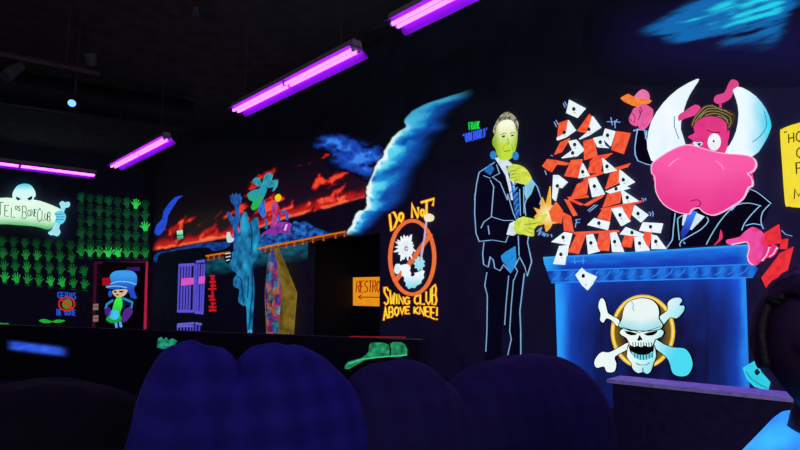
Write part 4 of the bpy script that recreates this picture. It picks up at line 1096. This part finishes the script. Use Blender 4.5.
# ================================================================== CEILING FITTINGS
platem = plain('violet_tinted_plate', (.10, .012, .34), .5)  # darker copy of the reflector, violet tube light put into its colour
hous = plain('grey_enamel', (.34, .28, .40), .45, spec=.4)
refl = plain('violet_tinted_reflector', (.40, .06, .95), .4, spec=.3, var=.03)  # violet light of the tubes put into the reflector's base colour
tubem = glow('blacklight_tube', (.80, .075, 1.0), 6.2)
capm = plain('tube_end_cap', (.5, .5, .65), .3)
chainm = plain('hanging_cable', (.06, .05, .07), .5)
FZ = 3.42


def fixture(a, b, label, wires=True):
    a = V((a.x, a.y, FZ)); b = V((b.x, b.y, FZ))
    t = thing('ceiling_light', label, 'ceiling light', (a + b) / 2, 'blacklight tube fittings')
    d = (b - a).normalized(); n = V((0, 0, 1)).cross(d)
    def prof(name, pr, mat, s0=0, s1=None, par=t):
        ln = (b - a).length; s1 = ln if s1 is None else s1
        vs = [a + d * s + n * x + V((0, 0, z)) for s in (s0, s1) for x, z in pr]
        k = len(pr)
        fs = [(i, (i + 1) % k, k + (i + 1) % k, k + i) for i in range(k)] + [tuple(range(k))[::-1], tuple(range(k, 2 * k))]
        return link(name, vs, fs, mat, par)
    ln = (b - a).length
    prof('housing', [(-.065, .025), (.065, .025), (.05, .085), (-.05, .085)], hous)
    # two angled reflector wings
    prof('reflector_wing', [(.055, .02), (.058, .026), (.145, -.052), (.141, -.056)], refl)
    prof('reflector_wing', [(-.055, .02), (-.058, .026), (-.118, -.006), (-.115, -.011)], platem)
    prof('reflector_plate', [(-.055, .018), (.055, .018), (.055, .024), (-.055, .024)], platem)
    half = ln / 2
    for side in (-.032, .032):
        for s0, s1 in ((.03, half - .02), (half + .02, ln - .03)):
            p0 = a + d * s0 + n * side + V((0, 0, -.012)); p1 = a + d * s1 + n * side + V((0, 0, -.012))
            tb = tube('tube', [p0, p1], .017, tubem, t, 14)
            for p, q in ((p0, p0 - d * .022), (p1, p1 + d * .022)):
                tube('end_cap', [p, q], .0185, capm, tb, 12)
    for s in (.02, half, ln - .02):
        c = a + d * s
        bm = bmesh.new()
        vs = [c + d * e + n * x + V((0, 0, z)) for e in (-.012, .012) for x, z in ((-.055, .02), (.055, .02), (.05, -.0), (-.05, -.0))]
        bv = [bm.verts.new(v) for v in vs]
        for f in ((0, 1, 2, 3), (4, 5, 6, 7), (0, 1, 5, 4), (1, 2, 6, 5), (2, 3, 7, 6), (3, 0, 4, 7)): bm.faces.new([bv[i] for i in f])
        from_bm('tube_socket', bm, hous, t)
    for s in (.25, ln - .25):
        p = a + d * s + V((0, 0, .085)); tube('hanger', [p, V((p.x, p.y, CEIL))], .006, chainm, t, 6)
    # short feed cable at the far end
    tube('feed_cable', [a + V((0, 0, .05)), a - d * .3 + V((0, 0, .06))], .008, chainm, t, 6)
    return t


fixture(on_z(235, 110.5, FZ), on_z(357, 48.5, FZ), 'twin purple blacklight tube fitting hanging in the middle of the row')
fixture(on_z(113, 166.5, FZ), on_z(167, 138, FZ), 'smallest purple tube fitting of the row, nearest the far corner')
p0 = on_z(393, 25, FZ); p1 = on_z(480, -20, FZ); p1 = p0 + (p1 - p0).normalized() * 2.44
fixture(p0, p1, 'purple tube fitting at the top edge of the picture, nearest of the row')
q1 = on_z(96, 175, FZ); q0 = on_z(0, 163, FZ); q0 = q1 + (q0 - q1).normalized() * 2.44
fixture(q0, q1, 'purple tube fitting turned crosswise above the club sign')

# track rail with heads, blue spotlight
TZ = 4.1
ta, tb_ = on_z(-60, 41, TZ), on_z(100, 73.5, TZ)
tr = thing('track_rail', 'dark track lighting rail under the black ceiling at upper left', 'rail', ta)
tube('rail', [ta, tb_], .035, plain('rail_metal', (.11, .08, .10), .5), tr, 4)
d_ = (tb_ - ta).normalized()
for s in (.3, (tb_ - ta).length - .4):
    p = ta + d_ * s; tube('hanger', [p, V((p.x, p.y, CEIL))], .01, chainm, tr, 6)
hp = on_z(22, 58.5, TZ)
th = thing('track_spotlight', 'unlit grey spotlight hanging from the track rail', 'spotlight', hp)
tube('stem', [hp - V((0, 0, .03)), hp - V((0, 0, .12))], .014, chainm, th, 8)
tube('can', [hp + V((0, 0, -.1)), hp + V((-.10, -.06, -.22)), hp + V((-.16, -.1, -.32))], [.05, .07, .075], plain('spot_can', (.10, .10, .12), .4), th, 16)
th2p = on_z(92, 70, TZ)
th2 = thing('track_spotlight', 'unlit dark spotlight at the right end of the track rail', 'spotlight', th2p)
tube('stem', [th2p + V((0, 0, .02)), th2p + V((0, 0, .1))], .02, chainm, th2, 8)
tube('can', [th2p + V((0, 0, .06)), th2p + V((-.05, -.05, .2))], [.06, .08], plain('spot_can', (.10, .10, .12), .4), th2, 16)
sp = on_z(72, 103, 3.75)
bs = thing('blue_spotlight', 'lit blue white spotlight shining from the dark ceiling at upper left', 'spotlight', sp)
tc_ = (EYE - sp).normalized()
aim = (tc_ + V((-.2, .25, -.35))).normalized()
tube('can', [sp - aim * .24, sp - aim * .08, sp], [.05, .06, .062], plain('black_can', (.02, .02, .03), .4), bs, 18)
tube('lens', [sp - aim * .03, sp + aim * .012], .05, glow('blue_lens', (.12, .30, 1.0), 2.6), bs, 20)
tube('stem', [sp - aim * .12, V((sp.x, sp.y, CEIL)) - V((aim.x, aim.y, 0)) * .12], .015, chainm, bs, 8)
tube('mount_plate', [V((sp.x, sp.y, CEIL - .02)) - V((aim.x, aim.y, 0)) * .12, V((sp.x, sp.y, CEIL)) - V((aim.x, aim.y, 0)) * .12], .07, chainm, bs, 12)
sr = on_z(195.5, 15, 4.45)
spk_ = thing('sprinkler_pipe', 'short dull red pipe hanging from the ceiling above the purple fittings', 'pipe', V((sr.x, sr.y, CEIL)))
tube('pipe', [V((sr.x, sr.y, CEIL)), V((sr.x, sr.y, 4.55))], .035, plain('dull_red_pipe', (.10, .014, .03), .5), spk_, 12)
tube('nozzle', [V((sr.x, sr.y, 4.55)), V((sr.x, sr.y, 4.45))], [.03, .045], plain('nozzle_metal', (.12, .10, .14), .4), spk_, 12)
da, db = on_z(-80, 80, 4.5), on_z(190, 122, 4.5)
dz = 4.62
dct = thing('air_duct', 'round dark air duct running under the ceiling at upper left', 'duct', V((da.x, da.y, dz)))
bm = bmesh.new(); add_tube(bm, [V((da.x, da.y, dz)), V((db.x, db.y, dz))], .3, 24)
from_bm('duct_pipe', bm, plain('black_duct', (.012, .012, .02), .6), dct, smooth=False)
for k in range(1, 6):
    c = V((da.x, da.y, dz)).lerp(V((db.x, db.y, dz)), k / 6); e = (db - da).normalized() * .02; e.z = 0
    tube('duct_collar', [c - e, c + e], .312, plain('black_duct', (.012, .012, .02), .6), dct, 24)
    tube('duct_strap', [c + V((0, 0, .3)), V((c.x, c.y, CEIL))], .012, chainm, dct, 6)

# ================================================================== FOREGROUND
def cloth_mat(name, base, stripe, sc=9, emit=0):
    m, nt, b = nodes(name)
    tc = nt.nodes.new('ShaderNodeTexCoord')
    out = []
    for ax in ('X', 'Z'):
        wv = nt.nodes.new('ShaderNodeTexWave'); wv.wave_type = 'BANDS'; wv.bands_direction = ax
        wv.inputs['Scale'].default_value = sc * (1 if ax == 'X' else 1.1); wv.inputs['Distortion'].default_value = .6; wv.inputs['Detail'].default_value = 2
        nt.links.new(tc.outputs['Object'], wv.inputs['Vector']); out.append(wv)
    ad = nt.nodes.new('ShaderNodeMath'); ad.operation = 'ADD'
    nt.links.new(out[0].outputs['Fac'], ad.inputs[0]); nt.links.new(out[1].outputs['Fac'], ad.inputs[1])
    cr = nt.nodes.new('ShaderNodeValToRGB')
    cr.color_ramp.elements[0].position = .15; cr.color_ramp.elements[0].color = (*base, 1)
    cr.color_ramp.elements[1].position = .95; cr.color_ramp.elements[1].color = (*stripe, 1)
    hf = nt.nodes.new('ShaderNodeMath'); hf.operation = 'MULTIPLY'; hf.inputs[1].default_value = .5
    nt.links.new(ad.outputs[0], hf.inputs[0]); nt.links.new(hf.outputs[0], cr.inputs[0]); nt.links.new(cr.outputs[0], b.inputs['Base Color'])
    nz = nt.nodes.new('ShaderNodeTexNoise'); nz.inputs['Scale'].default_value = 90; nz.inputs['Detail'].default_value = 4
    nt.links.new(tc.outputs['Object'], nz.inputs['Vector'])
    bp = nt.nodes.new('ShaderNodeBump'); bp.inputs['Strength'].default_value = .35; bp.inputs['Distance'].default_value = .006
    nt.links.new(nz.outputs['Fac'], bp.inputs['Height']); nt.links.new(bp.outputs[0], b.inputs['Normal'])
    b.inputs['Roughness'].default_value = .9; b.inputs['Specular IOR Level'].default_value = .1
    b.inputs['Sheen Weight'].default_value = .02
    return m


def cushion(name, c, half, mat, parent, ang, ex=2.6, wr=.02, seed=0, lean=0, folds=()):
    """puffy superellipsoid cushion with wrinkles and optional vertical seams"""
    bm = bmesh.new()
    bmesh.ops.create_uvsphere(bm, u_segments=72, v_segments=44, radius=1)
    ca, sa = math.cos(ang), math.sin(ang)
    for v in bm.verts:
        p = v.co.copy()
        q = (abs(p.x) ** ex + abs(p.y) ** ex + abs(p.z) ** ex) ** (1 / ex)
        p /= q
        n = noise.noise(V((p.x * 1.6 + seed, p.y * 1.6, p.z * 1.2))) * wr + noise.noise(V((p.x * 5 + seed, p.y * 5, p.z * 2.2))) * wr * .4
        l = V((p.x * half[0], p.y * half[1], p.z * half[2]))
        for fx, fd_, fw_ in folds:
            k = math.exp(-((p.x - fx - .12 * (1 - p.z)) / fw_) ** 2)
            l *= 1 - fd_ * k
        l += p.normalized() * n
        l.y += lean * l.z
        v.co = V(c) + V((l.x * ca - l.y * sa, l.x * sa + l.y * ca, l.z))
    return from_bm(name, bm, mat, parent, smooth=True)


blue_cl = cloth_mat('navy_plaid_upholstery', (.010, .009, .115), (.018, .016, .18), 3.2)
dark_cl = cloth_mat('shaded_plaid_upholstery', (.003, .003, .0045), (.005, .004, .006), 3.2)  # same sofa plaid with shade put into the cloth colour
mid_cl = cloth_mat('dimmed_plaid_upholstery', (.013, .010, .050), (.016, .013, .068), 3.2)  # same plaid, dimmer light on the farther cushions put into the colour
sofa = thing('sofa', 'overstuffed dark plaid sofa seen from behind, filling the foreground', 'sofa', V((.95, 1.75, 0)))
sa_ = math.radians(-6)
def sp_(px, py, d): return atdepth(px, py, d)
for (px, d, half, top, mat, seed, folds, ex) in (
        (40, 1.60, (.36, .20, .40), 386, dark_cl, 1.0, (), 2.6),
        (197, 1.68, (.175, .21, .44), 343, blue_cl, 2.0, ((.2, .03, .2),), 2.5),
        (272, 1.78, (.355, .23, .44), 348, blue_cl, 3.0, ((-.35, .07, .12), (.15, .02, .1)), 2.15),
        (398, 2.04, (.31, .21, .42), 365, mid_cl, 4.0, ((.5, .06, .10),), 2.3),
        (520, 2.42, (.56, .22, .46), 358, mid_cl, 5.0, ((.25, .015, .2), (-.3, .015, .15)), 2.25)):
    p = sp_(px, top, d)
    cushion('back_cushion', V((p.x, p.y, p.z - half[2] * .97)), half, mat, sofa, sa_, ex, .022, seed, .0, folds)
bm = bmesh.new()
u = V((math.cos(sa_), math.sin(sa_), 0)); n_ = V((-math.sin(sa_), math.cos(sa_), 0))
c0 = V((.95, 1.62, 0))
def obox(name, s0, s1, t0, t1, z0, z1, mat, bev=.03):
    bm = bmesh.new(); add_box(bm, (s0, t0, z0), (s1, t1, z1), bev)
    for v in bm.verts:
        q = v.co.copy(); v.co = c0 + u * q.x + n_ * q.y + V((0, 0, q.z))
    return from_bm(name, bm, mat, sofa)
obox('base', -1.1, 1.35, -.1, .85, .08, .32, dark_cl)
obox('seat', -1.1, 1.35, .2, .86, .321, .46, dark_cl, .05)
obox('arm', -1.26, -1.101, -.1, .86, .08, .62, dark_cl, .06)
obox('arm', 1.351, 1.46, -.1, .86, .08, .62, dark_cl, .06)
for s in (-1.05, 1.3):
    for t in (-.02, .76): obox('foot', s - .03, s + .03, t - .03, t + .03, 0, .08, plain('dark_wood_foot', (.02, .012, .01), .5), .005)

# low partition with a pale cap behind the sofa
PZ = .655
pa, pb = on_z(612, 379, PZ), on_z(780, 396, PZ)
pb = pa + (pb - pa) * 1.6
vs, fs, PN, a_, b__ = divider('x', pa, pb, PZ - .02, .15, None)
par = thing('partition', 'low dark partition with a pale flat cap behind the sofa end', 'low wall', V((pa.x, pa.y, 0)))
link('panel', [v - PN * .025 if False else v for v in vs], fs, plain('partition_panel', (.02, .015, .06), .7), par)
dd = (b__ - a_).normalized()
cap = []
for z in (PZ - .02, PZ):
    for s, t in ((a_ - dd * .02, 0.02), (a_ - dd * .02, -.17), (b__, -.17), (b__, .02)):
        cap.append(V((s.x, s.y, z)) + PN * t)
link('cap', cap, [(0, 1, 2, 3), (4, 5, 6, 7), (0, 1, 5, 4), (1, 2, 6, 5), (2, 3, 7, 6), (3, 0, 4, 7)], plain('pale_cap_board', (.55, .52, 1.0), .5, spec=.3), par)

# ------------------------------------------------------------------ seated child at the right edge
HC = atdepth(819, 346, .85)                    # middle of the head
face_dir = V((EYE.x - HC.x, EYE.y - HC.y, 0)).normalized()
face_dir = (Matrix.Rotation(math.radians(14), 3, 'Z') @ face_dir)
side = V((0, 0, 1)).cross(face_dir)            # the child's left
upv = V((0, 0, 1))
def P(f, s, z): return HC + face_dir * f + side * s + upv * z


def skin_mesh(chains, root=0):
    """edge skeleton with radii -> Skin + Subdivision, evaluated to bmesh"""
    me = bpy.data.meshes.new('tmp'); vs = []; es = []; rs = []
    for ch in chains:
        prev = None
        for p, r in ch:
            k = None
            for i, q in enumerate(vs):
                if (q - p).length < 1e-4: k = i
            if k is None: vs.append(p); rs.append(r); k = len(vs) - 1
            if prev is not None: es.append((prev, k))
            prev = k
    me.from_pydata([tuple(v) for v in vs], es, [])
    o = bpy.data.objects.new('tmp', me); COL.objects.link(o)
    md = o.modifiers.new('s', 'SKIN'); md.use_smooth_shade = True
    for i, r in enumerate(rs):
        me.skin_vertices[0].data[i].radius = (r, r)
        me.skin_vertices[0].data[i].use_root = (i == 0)
    ms = o.modifiers.new('d', 'SUBSURF'); ms.levels = 2; ms.render_levels = 2
    dg = bpy.context.evaluated_depsgraph_get()
    m2 = bpy.data.meshes.new_from_object(o.evaluated_get(dg))
    bm = bmesh.new(); bm.from_mesh(m2)
    bpy.data.objects.remove(o); bpy.data.meshes.remove(m2)
    return bm


def remeshed(name, bms, voxel, mat, parent, sm=2):
    me = bpy.data.meshes.new('tmp'); big = bmesh.new()
    for b in bms:
        t = bpy.data.meshes.new('t'); b.to_mesh(t); b.free(); big.from_mesh(t); bpy.data.meshes.remove(t)
    big.to_mesh(me); big.free()
    o = bpy.data.objects.new('tmp', me); COL.objects.link(o)
    md = o.modifiers.new('r', 'REMESH'); md.mode = 'VOXEL'; md.voxel_size = voxel; md.use_smooth_shade = True
    if sm:
        s = o.modifiers.new('sm', 'SMOOTH'); s.factor = .5; s.iterations = sm
    dg = bpy.context.evaluated_depsgraph_get()
    m2 = bpy.data.meshes.new_from_object(o.evaluated_get(dg))
    bm = bmesh.new(); bm.from_mesh(m2); bpy.data.objects.remove(o); bpy.data.meshes.remove(m2)
    return from_bm(name, bm, mat, parent, smooth=True)


SEAT = HC.z - .62
def ball(f, s, z, rf, rs_, rz, seg=20):
    bm = bmesh.new(); bmesh.ops.create_uvsphere(bm, u_segments=seg, v_segments=seg // 2 + 2, radius=1)
    for v in bm.verts:
        q = v.co; v.co = P(f + q.x * rf, s + q.y * rs_, z + q.z * rz)
    return bm
def head_mesh():
    bm = bmesh.new(); bmesh.ops.create_uvsphere(bm, u_segments=64, v_segments=48, radius=1)
    for v in bm.verts:
        x, y, z = v.co
        f = x * .093; s = y * .074; h = z * .108
        low_ = max(0, -z)
        s *= 1 - .30 * low_ ** 1.5
        f = f * (1 - .12 * low_) + .012 * low_
        if x < 0: f *= 1 + .06 * max(0, z + .3)
        if x > .3: f *= .96 + .04 * math.cos(y * 3)
        # eye sockets
        for sy in (-1, 1):
            d2 = ((s - sy * .031) / .017) ** 2 + ((h - .002) / .013) ** 2
            if x > 0: f -= .010 * math.exp(-d2)
        # brow, cheek, chin
        if x > 0:
            f += .004 * math.exp(-((h - .024) / .01) ** 2) * math.exp(-(s / .045) ** 2)
            f += .007 * math.exp(-((h + .095) / .016) ** 2 - (s / .022) ** 2)
        v.co = P(f, s, h)
    return bm
nose = skin_mesh([[(P(.084, 0, .008), .006), (P(.096, 0, -.012), .008), (P(.104, 0, -.028), .011), (P(.088, 0, -.036), .010)]])
body_parts = [head_mesh(), nose, ball(.097, .010, -.033, .008, .008, .007, 12), ball(.097, -.010, -.033, .008, .008, .007, 12),
              ball(.086, 0, -.056, .012, .024, .006, 16), ball(.084, 0, -.068, .012, .020, .0065, 16),
              ball(.074, .031, .002, .013, .0145, .011, 16), ball(.074, -.031, .002, .013, .0145, .011, 16),
              ball(-.004, .078, -.012, .016, .009, .030, 16), ball(-.004, -.078, -.012, .016, .009, .030, 16)]
zs = SEAT - 0
hip = P(-.06, 0, SEAT - HC.z + .09)
neck0 = P(-.014, 0, -.06); neck1 = P(-.026, 0, -.145); chest = P(-.045, 0, -.275); belly = P(-.05, 0, -.42)
chains = [[(hip, .105), (belly, .095), (chest, .09), (neck1, .044), (neck0, .044)]]
arms = []
for sg in (-1, 1):
    sh = P(-.045, sg * .118, -.235); el = P(.02, sg * .165, -.43); wr = P(.19, sg * .10, -.47)
    arms.append((sg, sh, el, wr))
    chains.append([(chest, .09), (sh, .044), (el, .034), (wr, .022)])
    kn = P(.30, sg * .10, SEAT - HC.z + .075); ank = P(.32, sg * .10, -HC.z + .08); toe = P(.44, sg * .11, -HC.z + .035)
    chains.append([(hip, .105), (P(-.02, sg * .085, SEAT - HC.z + .085), .078), (kn, .055), (ank, .034), (toe, .03)])
body_parts.append(skin_mesh(chains))
for sg, sh, el, wr in arms:
    f0 = (wr - el).normalized(); sd = side * sg
    palm = wr + f0 * .045
    body_parts.append(skin_mesh([[(wr, .020), (palm, .024), (wr + f0 * .07, .022)]]))
    for k, ln in enumerate((.048, .056, .052, .040)):
        base = wr + f0 * .062 + sd * ((1.5 - k) * -.0155)
        m1 = base + f0 * ln * .55 + upv * -.006; m2 = m1 + f0 * ln * .4 + upv * -.018
        body_parts.append(skin_mesh([[(base - f0 * .02, .008), (base, .0085), (m1, .0075), (m2, .006)]]))
    tb0 = wr + f0 * .02 - sd * .018; body_parts.append(skin_mesh([[(tb0, .010), (tb0 + f0 * .025 - sd * .018, .009), (tb0 + f0 * .05 - sd * .02 - upv * .006, .007)]]))
skinm = plain('dark_skin_under_blacklight', (.035, .018, .03), .55, spec=.25, scale=60, var=.1)
child = thing('person', 'seated child in a bright blue shirt, face in shadow at the right edge', 'person', V((HC.x, HC.y, 0)))
remeshed('body', body_parts, .006, skinm, child, 2)
# hair cap
def hair_bm():
    bm = bmesh.new(); bmesh.ops.create_uvsphere(bm, u_segments=56, v_segments=40, radius=1)
    dele = []
    for v in bm.verts:
        x, y, z = v.co
        if (x > .35 and z < .52 + .08 * math.sin(y * 9)) or z < -.35: dele.append(v)
        n = 1 + .05 * noise.noise(V((x * 7, y * 7, z * 3)))
        s = y * .086 * n; f = (x * .103 - .004) * n; h = (z * .118 + .004) * n
        v.co = P(f, s, h)
    bmesh.ops.delete(bm, geom=dele, context='VERTS')
    r = bmesh.ops.solidify(bm, geom=list(bm.faces), thickness=.012)
    return bm
from_bm('hair', hair_bm(), plain('black_hair', (.008, .006, .01), .6, scale=120, bump=.4), child, smooth=True)
for sg in (-1, 1):
    ey = ball(.0825, sg * .031, .002, .0072, .0078, .0068, 14)
    from_bm('eye', ey, plain('dim_eye_white', (.10, .08, .14), .3), child, smooth=True)
# shirt: shell over the torso and upper arms with a stand-up collar
shm, nt, b_ = nodes('bright_blue_shirt_cloth')
tc = nt.nodes.new('ShaderNodeTexCoord'); nz = nt.nodes.new('ShaderNodeTexNoise'); nz.inputs['Scale'].default_value = 9
nt.links.new(tc.outputs['Object'], nz.inputs['Vector'])
cr = nt.nodes.new('ShaderNodeValToRGB'); cr.color_ramp.elements[0].position = .35; cr.color_ramp.elements[0].color = (.02, .12, .85, 1); cr.color_ramp.elements[1].position = .65; cr.color_ramp.elements[1].color = (.06, .50, 1.0, 1)
nt.links.new(nz.outputs['Fac'], cr.inputs[0]); nt.links.new(cr.outputs[0], b_.inputs['Base Color']); nt.links.new(cr.outputs[0], b_.inputs['Emission Color'])
b_.inputs['Emission Strength'].default_value = .7; b_.inputs['Roughness'].default_value = .9; shm.cycles.emission_sampling = 'NONE'
sc_ch = [[(P(-.06, 0, SEAT - HC.z + .10), .118), (belly, .110), (chest, .102), (P(-.028, 0, -.165), .058)]]
for sg, sh, el, wr in arms:
    sc_ch.append([(chest, .102), (sh, .056), (sh.lerp(el, .75), .052)])
shirt = remeshed('shirt', [skin_mesh(sc_ch)], .008, shm, child, 3)
bm = bmesh.new()
NS = 36; rows = []
for j, (rad, z) in enumerate(((.052, -.165), (.050, -.14), (.048, -.108), (.056, -.116), (.098, -.172))):
    row = []
    for k in range(NS):
        a = math.radians(28) + (2 * math.pi - math.radians(56)) * k / (NS - 1)
        dip = .028 * (math.cos(a) * .5 + .5) ** 2
        row.append(bm.verts.new(P(-.026 + rad * 1.0 * math.cos(a), rad * 1.12 * math.sin(a), z - dip)))
    rows.append(row)
for j in range(4):
    for k in range(NS - 1): bm.faces.new((rows[j][k], rows[j][k + 1], rows[j + 1][k + 1], rows[j + 1][k]))
bmesh.ops.solidify(bm, geom=list(bm.faces), thickness=.004)
from_bm('collar', bm, shm, shirt, smooth=True)
tr_ch = []
for sg in (-1, 1):
    kn = P(.30, sg * .10, SEAT - HC.z + .075); ank = P(.32, sg * .10, -HC.z + .12)
    tr_ch.append([(P(-.06, 0, SEAT - HC.z + .10), .112), (P(-.02, sg * .085, SEAT - HC.z + .085), .085), (kn, .063), (ank, .047)])
remeshed('trousers', [skin_mesh(tr_ch)], .009, plain('dark_trousers', (.01, .01, .02), .9), child, 2)
for sg in (-1, 1):
    bm = skin_mesh([[(P(.29, sg * .10, -HC.z + .045), .042), (P(.38, sg * .108, -HC.z + .042), .042), (P(.45, sg * .112, -HC.z + .036), .034)]])
    for v in bm.verts: v.co.z = max(.002, v.co.z)
    from_bm('shoe', bm, plain('black_shoe', (.01, .01, .012), .5), child, smooth=True)
# stool the child sits on
st = thing('stool', 'low dark padded stool under the seated child', 'stool', V((HC.x, HC.y, 0)) - face_dir * .05)
sc0 = V((HC.x, HC.y, 0)) - face_dir * .05
tube('seat', [sc0 + upv * (SEAT - .09), sc0 + upv * (SEAT - .045), sc0 + upv * (SEAT - .03)], [.17, .18, .165], plain('stool_pad', (.012, .01, .02), .6), st, 28)
for k in range(4):
    a = math.pi / 4 + k * math.pi / 2
    q = V((math.cos(a), math.sin(a), 0))
    tube('leg', [sc0 + q * .13 + upv * (SEAT - .09), sc0 + q * .16], .016, plain('stool_leg', (.03, .03, .04), .4), st, 10)

# ================================================================== LIGHT: unseen blacklight area lamps added outside the frame to brighten the hall
def lamp(x, y, e, col=(.28, .17, 1.0), rot=0):
    l = bpy.data.lights.new('added_blacklight', 'AREA'); l.shape = 'RECTANGLE'; l.size = .16; l.size_y = 2.44
    l.energy = e; l.color = col
    o = bpy.data.objects.new('added_blacklight', l); COL.objects.link(o)
    o.location = (x, y, FZ - .08); o.rotation_euler = (0, 0, rot)
    return o
for x, y, e in ((2.9, .0, 36), (-1.2, 3.6, 24), (-1.2, .2, 22), (2.9, -3.2, 18), (-1.2, 7.2, 18)):
    lamp(x, y, e)
# added dim fill light behind the camera, lifts the near-black tones
ll = bpy.data.lights.new('added_fill_light', 'AREA'); ll.shape = 'RECTANGLE'; ll.size = 3.0; ll.size_y = 2.2; ll.energy = 125; ll.color = (1.0, .88, .95)
lo = bpy.data.objects.new('added_fill_light', ll); COL.objects.link(lo); lo.location = (-2.5, -3.6, 2.0)
lo.rotation_euler = V((.45, 1, .22)).to_track_quat('-Z', 'Y').to_euler()
# blue light of the spotlight
sl = bpy.data.lights.new('spot_beam', 'SPOT'); sl.energy = 20; sl.color = (.2, .4, 1); sl.spot_size = 1.0; sl.spot_blend = .5; sl.shadow_soft_size = .06
so = bpy.data.objects.new('spot_beam', sl); COL.objects.link(so); so.location = sp + aim * .03
so.rotation_euler = aim.to_track_quat('-Z', 'Y').to_euler()
